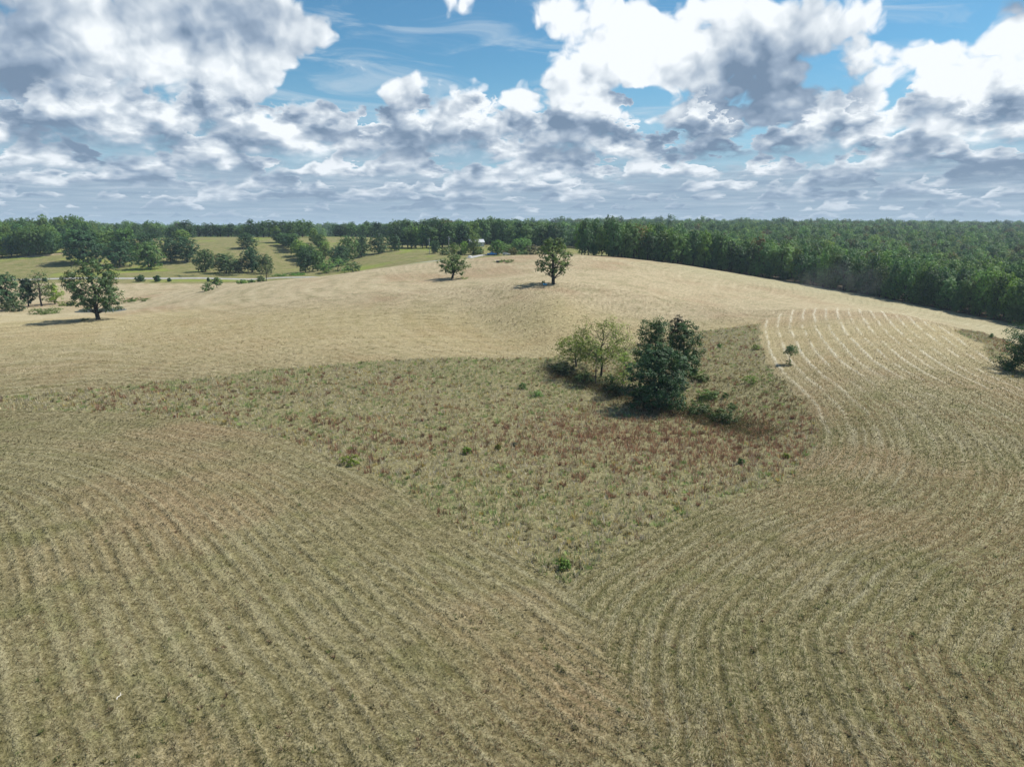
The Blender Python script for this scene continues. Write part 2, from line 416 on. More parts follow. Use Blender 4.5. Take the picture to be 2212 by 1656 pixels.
# ------------------------------------------------------------------ the ground sheet
NTH = 760
th = np.concatenate([np.linspace(-0.735, 0.735, NTH), np.linspace(0.735, 2 * math.pi - 0.735, 46)[1:-1]])
rr = np.concatenate([np.linspace(2, 62, 14)[:-1], 62 * 1.0042 ** np.arange(0, 345)])
rr = np.concatenate([rr, rr[-1] * 1.010 ** np.arange(1, 100)])
rr = np.concatenate([rr, rr[-1] * 1.05 ** np.arange(1, 56)])
TH, RR = np.meshgrid(th, rr)
gx = (RR * np.sin(TH)).ravel(); gy = (RR * np.cos(TH) - 40.0).ravel()
gz = ground_z(gx, gy)
zn = zones(gx, gy)
grow = rows(gx, gy)
mown = (1 - zn['patch']) * (1 - zn['beyond'])
near = smooth(np.hypot(gx, gy), 230, 90)
wob = (fbm(gx * 0.10, gy * 0.10, 3, 11) - 0.5) * 1.2
ph = ((grow + wob) / 3.1) % 1.0
def ridge_at(x, y, ph):                    # the laid windrow of each pass
    return (.75 * np.exp(-((ph - 0.5) / 0.08) ** 2) + .5 * np.exp(-((ph - 0.08) / 0.05) ** 2)) * (.30 + .70 * smooth(fbm(x * 0.11, y * 0.11, 4, 31), 0.30, 0.66))
def rut_at(x, y, ph):
    return np.maximum(np.exp(-((ph - 0.20) / 0.055) ** 2), np.exp(-((ph - 0.74) / 0.045) ** 2)) * (.25 + .75 * smooth(fbm(x * 0.12, y * 0.12, 4, 41), 0.36, 0.70))
def fine_at(x, y, s_):                      # the rake's closer lines
    return (.5 + .5 * np.cos(6.2832 * (s_ + (fbm(x * .4, y * .4, 2, 51) - .5) * .30) / 1.03)) ** 2.2 * (.62 + .38 * smooth(fbm(x * .09, y * .09, 3, 53), .30, .60))
def white_at(x, y, s_, w_, win):
    wr = ((s_ + w_ * 0.7) / 3.25) % 2.0
    line = np.exp(-((wr - 0.5) / 0.075) ** 2) * .95 + np.exp(-((wr - 1.5) / 0.07) ** 2) * 0.75
    gap = smooth(fbm(x * 0.20, y * 0.20, 4, 77), 0.26, 0.54)
    return np.clip(line * gap * win * smooth(y, 66, 115) * (0.30 + 0.70 * smooth(y, 105, 160)), 0, 1)
ridge = ridge_at(gx, gy, ph); rut = rut_at(gx, gy, ph); fine = fine_at(gx, gy, grow)
clump = fbm(gx * 1.5, gy * 1.5, 3, 21) - 0.5
gz = gz + mown * near * (ridge * 0.06 - rut * 0.06 + fine * .085 + clump * 0.28) + zn['patch'] * near * clump * 0.5
gz = gz + white_at(gx, gy, grow, wob, zn['win']) * mown * .22
gz = gz - 0.6 * smooth(RR.ravel(), 62, 40)
dry = smooth(gy + 14 * (fbm(gx * .03, gy * .03, 3, 3) - .5) - 0.10 * np.abs(gx), 95, 190)  # hay dries with distance; cloud shade painted into the near colours follows this mask
band = smooth(gy + 40 * (fbm(gx * .02, gy * .02, 3, 7) - .5) + .12 * gx, 232, 200) * dry
sage = smooth(dist_line(FOREST_EDGE, gx, gy), 75, 20) * smooth(gx, 45, 90) * dry
nr, nt = RR.shape
idx = np.arange(nr * nt).reshape(nr, nt)
a = idx[:-1, :]; b = idx[1:, :]
F = np.stack([a, np.roll(a, -1, 1), np.roll(b, -1, 1), b], -1).reshape(-1, 4)[:, ::-1]
F = F[:, ::-1]

gm, bs = new_mat('ground', 0.95, 0.1)
p = pos()
n_fine = noise(p, 3.6, 3.0, 0.62)
n_str = noise(p, 1.1, 4.0, 0.65, 0.6)
n_mid = noise(p, 0.22, 3.0, 0.6)
n_big = noise(p, 0.035, 3.0, 0.55)
tex = clamp01(n_fine * 0.55 + n_str * 0.60 - 0.075)
a_row = attr('row'); a_dry = attr('dry'); a_rid = attr('ridge')
m_near = ramp(tex, (0.22, (0.042, 0.036, 0.015)), (0.42, (0.112, 0.096, 0.043)), (0.58, (0.205, 0.180, 0.095)), (0.80, (0.34, 0.305, 0.19)))  # greener cut hay, darkened further with cloud shade put into the colour
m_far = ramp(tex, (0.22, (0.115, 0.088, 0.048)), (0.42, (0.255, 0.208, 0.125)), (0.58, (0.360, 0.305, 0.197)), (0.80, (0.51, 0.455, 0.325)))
olive = ramp(tex, (0.25, (0.045, 0.046, 0.016)), (0.55, (0.135, 0.132, 0.050)), (0.8, (0.24, 0.23, 0.11)))
brown = ramp(tex, (0.25, (0.10, 0.062, 0.034)), (0.55, (0.25, 0.170, 0.098)), (0.8, (0.38, 0.29, 0.19)))
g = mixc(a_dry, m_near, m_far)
g = mixc(sstep(n_mid, 0.50, 0.72) * (0.75 - a_dry * 0.30), g, olive)
g = mixc(sstep(n_big, 0.48, 0.66) * 0.60, g, brown)
g = mixc(sstep(noise(p, 0.085, 4.0, 0.65, 0.5), 0.50, 0.66) * a_dry * 0.60, g, mixc(0.45, olive, m_far))
g = mixc(attr('band') * 0.55, g, ramp(tex, (0.25, (0.13, 0.105, 0.040)), (0.55, (0.30, 0.255, 0.120)), (0.8, (0.44, 0.39, 0.22))))
g = mixc(attr('sage') * 0.60, g, ramp(tex, (0.25, (0.14, 0.13, 0.065)), (0.55, (0.29, 0.275, 0.165)), (0.8, (0.42, 0.40, 0.27))))
g = mixc(a_rid * 0.50, g, mixc(a_dry, (0.33, 0.31, 0.20), (0.52, 0.46, 0.33)))
g = mixc(attr('rut') * 0.45, g, (0.060, 0.056, 0.022))
g = mixc(attr('white'), g, (0.54, 0.50, 0.39))
# rough grass floor of the unmown draw, and the grazed pasture beyond the field
pf = ramp(tex, (0.25, (0.060, 0.055, 0.026)), (0.5, (0.165, 0.150, 0.075)), (0.8, (0.30, 0.27, 0.16)))
g = mixc(attr('patch'), g, pf)
pa = ramp(clamp01(tex * 0.55 + n_mid * 0.55), (0.30, (0.055, 0.068, 0.022)), (0.48, (0.125, 0.138, 0.046)), (0.60, (0.195, 0.172, 0.078)), (0.76, (0.24, 0.20, 0.11)))
yel = noise(p, 0.020, 4.0, 0.6, 0.4)
pa = mixc(sstep(yel, 0.52, 0.64) * 0.75, pa, mixc(tex, (0.10, 0.135, 0.018), (0.24, 0.29, 0.055)))
pa = mixc(sstep(noise(p, 0.05, 3.0, 0.6), 0.60, 0.74) * 0.6, pa, (0.19, 0.135, 0.085))
pa = mixc(sstep(noise(p, 0.55, 3.0, 0.6), 0.60, 0.70) * 0.65, pa, (0.035, 0.045, 0.016))
g = mixc(attr('beyond'), g, pa)
g = mixc(attr('forest'), g, mixc(n_str, (0.030, 0.025, 0.014), (0.085, 0.062, 0.036)))
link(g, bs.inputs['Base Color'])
bump(n_fine * 0.6 + n_str * 0.9, bs, 0.9, 0.30)
white = white_at(gx, gy, grow, wob, zn['win']) * mown
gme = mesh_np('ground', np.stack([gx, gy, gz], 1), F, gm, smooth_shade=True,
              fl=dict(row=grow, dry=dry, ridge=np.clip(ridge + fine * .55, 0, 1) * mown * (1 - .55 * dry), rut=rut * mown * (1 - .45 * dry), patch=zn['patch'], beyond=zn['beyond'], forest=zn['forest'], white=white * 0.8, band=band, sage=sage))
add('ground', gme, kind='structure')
# ------------------------------------------------------------------ plant materials
def leaf_mat(name, trans=0.24):
    m = bpy.data.materials.new(name); m.use_nodes = True; S.nt = m.node_tree
    nt = m.node_tree; nt.nodes.clear()
    c = mulc(attr('tone', 'GEOMETRY', 'Color'), attr('tint', 'INSTANCER', 'Color'))
    d = nt.nodes.new('ShaderNodeBsdfPrincipled'); link(c, d.inputs['Base Color']); d.inputs['Roughness'].default_value = 0.62; d.inputs['Specular IOR Level'].default_value = 0.25
    t = nt.nodes.new('ShaderNodeBsdfTranslucent'); link(mulc(c, (1.15, 1.25, 0.55)), t.inputs[0])
    x = nt.nodes.new('ShaderNodeMixShader'); x.inputs[0].default_value = trans
    nt.links.new(d.outputs[0], x.inputs[1]); nt.links.new(t.outputs[0], x.inputs[2])
    o = nt.nodes.new('ShaderNodeOutputMaterial'); nt.links.new(x.outputs[0], o.inputs[0])
    return m
LEAF = leaf_mat('leaf')
def blade_mat(name, trans):
    m = leaf_mat(name, trans)
    return m
def grass_mat(name, trans=0.4):
    m = bpy.data.materials.new(name); m.use_nodes = True; S.nt = m.node_tree
    nt = m.node_tree; nt.nodes.clear()
    c = attr('tone', 'GEOMETRY', 'Color')
    d = nt.nodes.new('ShaderNodeBsdfDiffuse'); link(c, d.inputs[0])
    t = nt.nodes.new('ShaderNodeBsdfTranslucent'); link(c, t.inputs[0])
    x = nt.nodes.new('ShaderNodeMixShader'); x.inputs[0].default_value = trans
    nt.links.new(d.outputs[0], x.inputs[1]); nt.links.new(t.outputs[0], x.inputs[2])
    o = nt.nodes.new('ShaderNodeOutputMaterial'); nt.links.new(x.outputs[0], o.inputs[0])
    return m
GRASS = grass_mat('grass_blades', .35); HAY = grass_mat('hay_blades', .12)
BARK, _b = new_mat('bark', 0.95, 0.1)
link(ramp(noise(pos(), 6.0, 4.0, 0.6), (0.3, (0.018, 0.015, 0.012)), (0.7, (0.060, 0.050, 0.042))), _b.inputs['Base Color'])
PALE_BARK, _b = new_mat('pale_bark', 0.95, 0.1)
link(ramp(noise(pos(), 5.0, 4.0, 0.6), (0.3, (0.05, 0.044, 0.038)), (0.7, (0.14, 0.125, 0.11))), _b.inputs['Base Color'])

# ------------------------------------------------------------------ tree builder
class Tube:
    def __init__(s): s.V = []; s.F = []; s.n = 0
    def line(s, P, rad, k=6):
        P = [np.asarray(p, float) for p in P]
        base = s.n
        for i, p in enumerate(P):
            d = (P[min(i + 1, len(P) - 1)] - P[max(i - 1, 0)]); d = d / (np.linalg.norm(d) + 1e-9)
            a = np.cross(d, (0.0, 0.0, 1.0) if abs(d[2]) < 0.9 else (1.0, 0.0, 0.0)); a /= np.linalg.norm(a) + 1e-9
            b = np.cross(d, a)
            for j in range(k):
                t = 2 * math.pi * j / k
                s.V.append(p + rad[i] * (math.cos(t) * a + math.sin(t) * b))
        for i in range(len(P) - 1):
            for j in range(k):
                s.F.append((base + i * k + j, base + i * k + (j + 1) % k, base + (i + 1) * k + (j + 1) % k, base + (i + 1) * k + j))
        s.n += len(P) * k
    def mesh(s, name, mat): return mesh_np(name, np.array(s.V), np.array(s.F), mat, smooth_shade=True)
def bez(a, b, c, n):
    return [(1 - t) ** 2 * a + 2 * t * (1 - t) * b + t * t * c for t in np.linspace(0, 1, n)]
def rand_dir(rng, n):
    v = rng.normal(size=(n, 3)); return v / np.linalg.norm(v, axis=1, keepdims=True)
def leaves(rng, C, N, size, tone, flat=0.0, ratio=0.62, jit=0.42):
    """quads centred on C, facing about N"""
    n = len(C)
    N = N + rng.normal(size=(n, 3)) * jit + np.array((0, 0, flat)); N /= np.linalg.norm(N, axis=1, keepdims=True) + 1e-9
    A = np.cross(N, rand_dir(rng, n)); A /= np.linalg.norm(A, axis=1, keepdims=True) + 1e-9
    B = np.cross(N, A)
    s = (size * rng.uniform(0.6, 1.35, (n, 1))) * 0.5
    V = np.stack([C - A * s, C - B * s * ratio, C + A * s, C + B * s * ratio], 1).reshape(-1, 3)
    F = np.arange(4 * n).reshape(n, 4)
    return V, F, np.repeat(tone, 4, 0)
BASE = np.array((0.080, 0.130, 0.048))
def build_tree(name, H, W, seed, clear=0.18, nlobe=16, sub=9, per=14, leaf=0.5, egg=0.55, lobe_r=0.27, trunk=None, tone=(1, 1, 1), sparse=0.0, bark=None,
               upright=False, dead=0, spread=1.0, hue=0.14, core=True, lean=0.0, shell=.55):
    """returns (trunk mesh, crown mesh) for a tree of height H and crown width W standing at the origin"""
    rng = np.random.default_rng(seed)
    T = Tube(); trunk = trunk or H * 0.022
    cb = H * clear
    rW = W * 0.5
    # lobe centres through an egg shaped envelope, pushed outwards
    Cs = []; Rs = []
    for i in range(nlobe):
        t = (i + 0.5) / nlobe
        zz = cb + (H - cb) * (0.05 + 0.84 * t)
        tc0 = 0.56 - 0.30 * egg
        prof = 0.62 + 0.38 * math.sin(math.pi / 2 * t / tc0) if t < tc0 else math.sqrt(max(0.03, 1 - ((t - tc0) / (1.04 - tc0)) ** 2))
        ang = i * 2.399 + rng.uniform(-.5, .5)
        rad = rW * prof * rng.uniform(0.50, 0.86) * spread
        Cs.append(np.array((rad * math.cos(ang) + lean * t * rW, rad * math.sin(ang), zz)))
        Rs.append(W * lobe_r * rng.uniform(0.75, 1.2) * (0.65 + 0.5 * prof))
    if core:
        for t in (0.30, 0.5, 0.70, 0.88):
            Cs.append(np.array((rng.normal() * rW * .12, rng.normal() * rW * .12, cb + (H - cb) * t))); Rs.append(W * lobe_r * (1.15 - 0.35 * t))
    # trunk
    top = cb + (H - cb) * (0.80 if not upright else 0.93)
    bend = rng.normal(size=(4, 2)) * W * 0.02
    P = [np.array((0, 0, -0.35)), np.array((0, 0, 0.35))]
    for i, t in enumerate((0.3, 0.55, 0.8, 1.0)): P.append(np.array((bend[i, 0] + lean * t * t * rW * .7, bend[i, 1], top * t)))
    T.line(P, [trunk * 1.75, trunk * 1.2, trunk, trunk * 0.78, trunk * 0.48, trunk * 0.12], 8)
    PP = np.array(P[1:])
    VV = []; FF = []; CC = []; off = 0
    for c, r in zip(Cs, Rs):
        zs = max(0.6 * cb + 0.1, min(c[2] - rng.uniform(0.18, 0.34) * H * (0.5 + np.hypot(c[0], c[1]) / W), top * 0.95))
        s0 = np.array([np.interp(zs, PP[:, 2], PP[:, k]) for k in range(3)])
        mid = s0 * 0.45 + c * 0.55; mid[2] = s0[2] + (c[2] - s0[2]) * rng.uniform(0.30, 0.55)
        rb = trunk * (0.42 if r > W * .2 else 0.3) * (1.1 - 0.6 * zs / H)
        pl = bez(s0, mid, c, 5); T.line(pl, np.linspace(rb, rb * 0.3, 5), 5)
        k = sub
        D = rand_dir(rng, k); D[:, 2] = D[:, 2] * 0.8 + 0.15
        lobe_t = rng.uniform(1 - hue * 1.6, 1 + hue * 1.6)
        for q in range(k):
            e = c + D[q] * r * rng.uniform(shell, 1.0)
            e[2] = max(e[2], cb * 0.75 + 0.15)
            if sparse or q % 3 == 0: T.line([c * 0.7 + pl[3] * 0.3, (c + e) / 2 + rng.normal(size=3) * r * .1, e], [rb * 0.3, rb * 0.2, rb * 0.07], 3)
            m = max(2, int(per * rng.uniform(0.5, 1.4) * (1 - sparse * rng.uniform(0.2, 1.4)))) if sparse < 1 else 0
            if m <= 0: continue
            d = rand_dir(rng, m)
            pts = e + d * r * (0.42 if shell < .7 else .34) * rng.uniform(0.3, 1.0, (m, 1)) * np.array((1.0, 1.0, 0.72))
            pts[:, 2] = np.maximum(pts[:, 2], 0.12)
            out = pts - (c * 0.75 + np.array((0, 0, cb + (H - cb) * .4)) * 0.25); out /= np.linalg.norm(out, axis=1, keepdims=True) + 1e-9
            tn = BASE * np.array(tone) * lobe_t * rng.uniform(1 - hue, 1 + hue)
            tn = tn[None] * rng.uniform(0.78, 1.25, (m, 1)) * (1 + rng.normal(size=(m, 3)) * 0.05)
            V, F_, tt = leaves(rng, pts, out * 0.8 + d * 0.4, leaf, tn, 0.55)
            VV.append(V); FF.append(F_ + off); CC.append(tt); off += len(V)
    for i in range(dead):                               # bare broken limbs
        zs = cb + (H - cb) * rng.uniform(0.1, 0.55); ang = rng.uniform(-.7, .5)
        s0 = np.array([np.interp(zs, PP[:, 2], PP[:, k]) for k in range(3)])
        e = np.array((math.cos(ang) * rW * 1.2, math.sin(ang) * rW, zs + rng.uniform(0.05, .16) * H))
        pl = bez(s0, (s0 + e) / 2 + np.array((0, 0, -.02 * H)), e, 6); T.line(pl, np.linspace(trunk * .3, trunk * .05, 6), 5)
        for t in (3, 4): T.line([pl[t], pl[t] + np.array((rW * .3, rng.normal() * rW * .2, rW * .18 * rng.normal()))], [trunk * .12, trunk * .03], 4)
    if VV:                                              # true to the measured height and width
        A = np.concatenate(VV); f = H / np.percentile(A[:, 2], 99.8)
        w_ = (W * .5) / max(np.percentile(np.abs(A[:, 0] - lean * rW * .4), 98.5), np.percentile(np.abs(A[:, 1]), 98.5))
        sc3 = np.array((w_, w_, f)); VV = [A * sc3]; FF = [np.concatenate(FF)]; CC = [np.concatenate(CC)]
        T.V = list(np.array(T.V) * sc3)
    tm = T.mesh(name + '_trunk', bark or BARK)
    cm = mesh_np(name + '_crown', np.concatenate(VV), np.concatenate(FF), LEAF, np.concatenate(CC)) if VV else None
    return tm, cm
def tree_object(name, meshes, loc, scale, rz, tint, label, group=None, cat='tree', crown='crown'):
    e = add(name, None, None, label, cat, group, loc=loc)
    e.rotation_euler = (0, 0, rz); e.scale = scale
    e.empty_display_size = 0.5
    t = add('trunk', meshes[0], e)
    if meshes[1] is not None:
        c = add(crown, meshes[1], e); c['tint'] = list(tint)
    return e
def spot(px, py=None, Y=None):
    if Y is None:
        h = hit(px, py); return h
    x = (px - 1106.0) / FPX * Y / 0.985
    return x, Y, float(ground_z(x, Y))
def size_at(px, top, w, x, y, z):
    X, Yp, Zt = at_y(px, top, y)
    d = math.hypot(y, CAM_Z - z)
    return float(Zt) - z, w / FPX * d
def grown(name, px, py, top, w, label, tint=(1, 1, 1), Y=None, rz=0.0, group=None, sink=0.05, cat='tree', crown='crown', wide=1.0, **kw):
    """a tree or shrub of its own, sized from the photograph at the distance of its foot"""
    x, y, z = spot(px, py, Y)
    H, W = size_at(px, top, w, x, y, z)
    kw.setdefault('seed', int(px * 7 + top))
    kw['leaf'] = kw.get('leaf', .5) * 1.22; kw['per'] = int(kw.get('per', 14) * (1.0 if kw.get('sparse') else 1.5))
    m = build_tree(name, max(H, .5), W * wide, **kw)
    return tree_object(name, m, (x, y, z - sink), (1, 1, 1), rz, tint, label, group, cat, crown)

# stock trees for the woods, copied many times
STOCK = []
for i, (H, W, cl, tn) in enumerate(((17, 11, .10, (1, 1, 1)), (18, 10.5, .13, (.92, 1.0, 1.0)), (15.5, 11.5, .09, (1.08, 1.06, .9)), (17.5, 9.5, .14, (.9, .97, 1.05)),
                                    (16, 12, .08, (1.0, 1.0, .95)), (14, 10, .08, (1.12, 1.08, .85)))):
    STOCK.append((build_tree('wood_tree', H, W, 100 + i, clear=cl, nlobe=15, sub=14, per=17, leaf=0.72, lobe_r=.27, tone=tn, egg=.35, hue=.12, shell=.82), H, W))
for i, (H, W, tn) in enumerate(((13, 14, (1, 1, 1)), (12, 12.5, (.95, 1.02, 1.0)), (14, 13, (1.05, 1.03, .9)))):    # broad pasture oaks
    STOCK.append((build_tree('pasture_tree', H, W, 140 + i, clear=.07, nlobe=26, sub=14, per=16, leaf=0.62, lobe_r=.20, tone=tn, egg=.75, hue=.12, shell=.75), H, W))
NWOOD = 6
def stock(px, top, w, label, py=None, Y=None, tint=(1, 1, 1), k=None, group=None, name='tree', xyz=None, HW=None):
    if xyz is None:
        x, y, z = spot(px, py, Y); H, W = size_at(px, top, w, x, y, z)
    else:
        x, y, z = xyz; H, W = HW
    k = random.randrange(NWOOD) if k is None else k
    m, h0, w0 = STOCK[k]
    return tree_object(name, m, (x, y, z - 0.05), (W * 1.06 / w0, W * 1.06 / w0, H / h0), random.uniform(0, 6.28), tint, label, group)
# ------------------------------------------------------------------ single trees of the fields
grown('oak_tree', 1195, 613, 513, 76, 'lone oak with bare broken limbs on the hilltop hay field, blue tub at its foot', tint=(1.3, 1.25, .85), wide=1.0, clear=.16, nlobe=30, sub=11, per=15, leaf=.46, lobe_r=.135, dead=4, trunk=.52, spread=1.12, core=False, seed=5, sparse=.15)
grown('oak_tree', 977, 602, 546, 66, 'small round leafy oak alone on the hay field above the road', tint=(1.1, 1.12, .75), wide=1.0, clear=.22, nlobe=17, sub=9, per=15, leaf=.46, lobe_r=.20, trunk=.42, seed=12, spread=1.1)
grown('oak_tree', 212, 690, 560, 106, 'large spreading oak with thick trunk standing beside the small pond', tint=(.88, .94, .88), wide=1.0, clear=.15, nlobe=32, sub=11, per=14, leaf=.50, lobe_r=.165, trunk=.50, spread=1.1, core=False, seed=21, egg=.75)
# by the pond
grown('tree', 18, 670, 588, 62, 'blue-green tree beside the pond with leaves down to the bank', tint=(.85, 1.0, 1.1), clear=.10, nlobe=18, sub=8, per=16, leaf=.5, lobe_r=.22)
grown('tree', 62, 662, 600, 34, 'narrow very dark tree between the pale thin tree and the blue-green one', tint=(.38, .48, .62), clear=.12, nlobe=14, sub=8, per=18, leaf=.5, lobe_r=.3)
grown('tree', 90, 661, 584, 52, 'tall thin-leaved greyish tree behind the yellow-green willow', tint=(1.1, 1.05, 1.15), clear=.25, nlobe=18, sub=8, per=9, leaf=.42, lobe_r=.24, sparse=.35)
grown('willow_tree', 119, 657, 611, 40, 'small yellow-green willow leaning beside the pond bank', tint=(2.4, 2.1, .75), clear=.10, nlobe=14, sub=8, per=14, leaf=.38, lobe_r=.25, lean=-.4)
grown('shrub', 30, 672, 648, 54, 'dark low brush under the blue-green pond tree', tint=(.9, .8, .8), clear=.02, nlobe=12, sub=7, per=12, leaf=.4, lobe_r=.2, cat='shrub', crown='foliage', core=False)
grown('shrub', 100, 677, 662, 64, 'pale green mound of brush at the near edge of the pond', tint=(1.6, 1.35, 1.0), clear=.0, nlobe=14, sub=8, per=14, leaf=.32, lobe_r=.17, cat='shrub', crown='foliage', core=False)
grown('shrub', 145, 660, 650, 40, 'olive reeds and brush behind the pond', tint=(1.9, 1.6, .9), clear=.0, nlobe=10, sub=7, per=12, leaf=.32, lobe_r=.2, cat='shrub', crown='foliage', core=False)
grown('shrub', 292, 651, 643, 66, 'long low green strip of weeds along the field drain', tint=(1.25, 1.2, .7), clear=.0, nlobe=16, sub=7, per=12, leaf=.32, lobe_r=.10, cat='shrub', crown='foliage', core=False, spread=1.2)
grown('shrub', 182, 692, 686, 18, 'dry grey weed clump beside the large oak\'s trunk', tint=(2.2, 1.5, 1.7), clear=.0, nlobe=8, sub=5, per=8, leaf=.25, lobe_r=.2, cat='shrub', crown='foliage', core=False)
# the clump in the draw
grown('oak_tree', 1245, 792, 722, 96, 'small yellowing oak with flat-layered boughs at the clump\'s western end', tint=(1.9, 1.5, .55), clear=.22, nlobe=22, sub=10, per=20, leaf=.26, lobe_r=.17, trunk=.20, seed=3, egg=.9, bark=PALE_BARK, spread=1.15, sparse=.2)
grown('tree', 1298, 815, 681, 134, 'tall thinly leaved tree with dark bare branches in the draw', tint=(2.2, 1.75, .85), clear=.30, nlobe=38, sub=14, per=20, leaf=.22, lobe_r=.17, trunk=.22, sparse=.28, seed=8, spread=1.2, core=False, egg=.3, hue=.3)
grown('tree', 1287, 832, 742, 34, 'slender leaning sapling in front of the thinly leaved tree', tint=(1.6, 1.4, .8), clear=.40, nlobe=12, sub=8, per=12, leaf=.22, lobe_r=.24, trunk=.10, sparse=.4, seed=9, bark=PALE_BARK)
grown('shrub', 1344, 858, 757, 56, 'yellow-green many-stemmed sapling beside the dense dark evergreen', tint=(2.3, 2.1, .7), clear=.25, nlobe=20, sub=10, per=14, leaf=.20, lobe_r=.20, trunk=.09, sparse=.35, seed=17, cat='shrub', bark=PALE_BARK)
grown('oak_tree', 1412, 835, 683, 100, 'glossy dark green oak behind the dense dark evergreen', tint=(.46, .64, .34), clear=.25, nlobe=24, sub=10, per=22, leaf=.28, lobe_r=.20, trunk=.22, seed=14)
grown('oak_tree', 1474, 838, 693, 82, 'tall dark oak at the clump\'s eastern end with leaves down its side', tint=(.42, .62, .36), clear=.14, nlobe=24, sub=10, per=22, leaf=.28, lobe_r=.22, trunk=.2, seed=15, egg=.7)
grown('tree', 1458, 825, 680, 38, 'dark purple-brown tree top between the two dark oaks', tint=(.62, .34, .50), clear=.6, nlobe=12, sub=8, per=16, leaf=.24, lobe_r=.28, trunk=.14, seed=16)
grown('evergreen_tree', 1420, 882, 740, 140, 'dense blue-green evergreen with foliage down to the ground', tint=(.40, .62, .54), clear=.03, nlobe=38, sub=13, per=22, leaf=.30, lobe_r=.20, shell=.7, trunk=.2, seed=18, egg=.95, hue=.1)
for px, py, top, w, tint, lab in ((1215, 806, 782, 50, (.45, .48, .34), 'dark bush under the small yellowing oak'), (1262, 826, 800, 46, (.75, .75, .42), 'olive bush at the foot of the slender sapling'),
                                  (1320, 842, 806, 60, (.65, .68, .40), 'bramble bush at the foot of the thinly leaved tree'), (1385, 868, 838, 50, (.5, .5, .34), 'dark bramble bush left of the dense dark evergreen'),
                                  (1510, 895, 866, 70, (.68, .70, .34), 'olive bramble mound right of the dense dark evergreen'), (1560, 912, 880, 74, (.62, .64, .30), 'spreading bramble mound at the low end of the draw'),
                                  (1512, 822, 806, 44, (1.0, .9, .42), 'low olive bush beside the tall eastern oak'), (1530, 862, 842, 50, (1.0, 1.05, .42), 'green weedy bush above the bramble mounds')):
    grown('bush', px, py, top, w, lab, tint=tint, clear=.0, nlobe=14, sub=8, per=16, leaf=.22, lobe_r=.2, cat='bush', crown='foliage', core=False)
# right hand side
grown('tree', 1705, 786, 743, 33, 'little umbrella-shaped tree with thin bare stems in the mown windrows', tint=(1.0, 1.05, .95), clear=.55, nlobe=10, sub=8, per=12, leaf=.18, lobe_r=.26, trunk=.05, seed=4, bark=PALE_BARK)
grown('bush', 1704, 790, 776, 13, 'green sprout at the foot of the little umbrella-shaped tree', tint=(1.0, 1.2, .6), clear=.0, nlobe=6, sub=6, per=8, leaf=.16, lobe_r=.25, cat='bush', crown='foliage', core=False)
grown('tree', 2222, 806, 700, 118, 'dark green tree in the unmown strip by the hay field', tint=(.42, .64, .5), clear=.05, nlobe=26, sub=10, per=22, leaf=.3, lobe_r=.2, seed=6, egg=.8)
grown('cedar_bush', 2178, 802, 780, 26, 'small round cedar beside the dark green tree in the unmown strip', tint=(.8, 1.0, .7), clear=.0, nlobe=12, sub=8, per=12, leaf=.16, lobe_r=.24, cat='bush', crown='foliage')
grown('cedar_bush', 2140, 731, 719, 11, 'tiny lone cedar in the unmown strip', tint=(.8, 1.2, .6), clear=.0, nlobe=8, sub=6, per=8, leaf=.2, lobe_r=.26, cat='bush', crown='foliage')
# hilltop and left hand field
grown('shrub', 1092, 566, 560, 48, 'low strip of green weeds on the bare hilltop', tint=(1.5, 1.5, .8), clear=.0, nlobe=12, sub=7, per=10, leaf=.35, lobe_r=.12, cat='shrub', crown='foliage', core=False)
grown('shrub', 1174, 611, 605, 8, 'small olive weed beside the blue tub', tint=(1.5, 1.4, .7), clear=.0, nlobe=6, sub=5, per=8, leaf=.22, lobe_r=.26, cat='shrub', crown='foliage', core=False)
grown('shrub', 1000, 602, 597, 30, 'thin weeds behind the small round oak', tint=(1.7, 1.6, .8), clear=.0, nlobe=8, sub=5, per=7, leaf=.25, lobe_r=.15, cat='shrub', crown='foliage', core=False)
grown('tree', 482, 613, 598, 22, 'tiny flat-topped tree at the edge of the hay field', tint=(1.0, 1.15, .8), clear=.3, nlobe=8, sub=7, per=10, leaf=.4, lobe_r=.26, Y=300)
grown('shrub', 462, 620, 610, 27, 'grey-green shrub beside the tiny flat-topped tree', tint=(1.6, 1.5, 1.4), clear=.0, nlobe=9, sub=7, per=10, leaf=.35, lobe_r=.22, cat='shrub', crown='foliage', Y=290)
for px, Y, top, w, tint, lab in ((536, 322, 603, 24, (2.0, 2.0, 1.2), 'pale green round shrub at the field edge'), (556, 325, 603, 18, (1.5, 1.7, 1.2), 'grey-green shrub next to the pale round one'), (575, 330, 595, 20, (1.4, 1.3, 1.1), 'taller grey shrub below the leafless tree')):
    grown('shrub', px, None, top, w, lab, tint=tint, clear=.0, nlobe=9, sub=7, per=10, leaf=.4, lobe_r=.22, cat='shrub', crown='foliage', Y=Y)
grown('tree', 588, None, 567, 34, 'grey leafless tree beside the road', tint=(2.0, 1.5, 1.4), clear=.25, nlobe=16, sub=9, per=3, leaf=.3, lobe_r=.24, sparse=.75, bark=PALE_BARK, trunk=.16, Y=338)
for px, w, h, lab in ((321, 19, 14, 'largest dark round cedar on the road verge'), (357, 15, 13, 'dark round cedar on the verge next to the largest one'), (382, 8, 7, 'small cedar sprout on the road verge'), (120, 10, 8, 'dark little cedar on the verge near the pond trees'), (465, 7, 8, 'tiny pointed cedar near the road')):
    grown('cedar_bush', px, None, 607 - h, w, lab, tint=(.55, .85, .7), clear=.0, nlobe=12, sub=8, per=14, leaf=.35, lobe_r=.26, cat='bush', crown='foliage', Y=360)
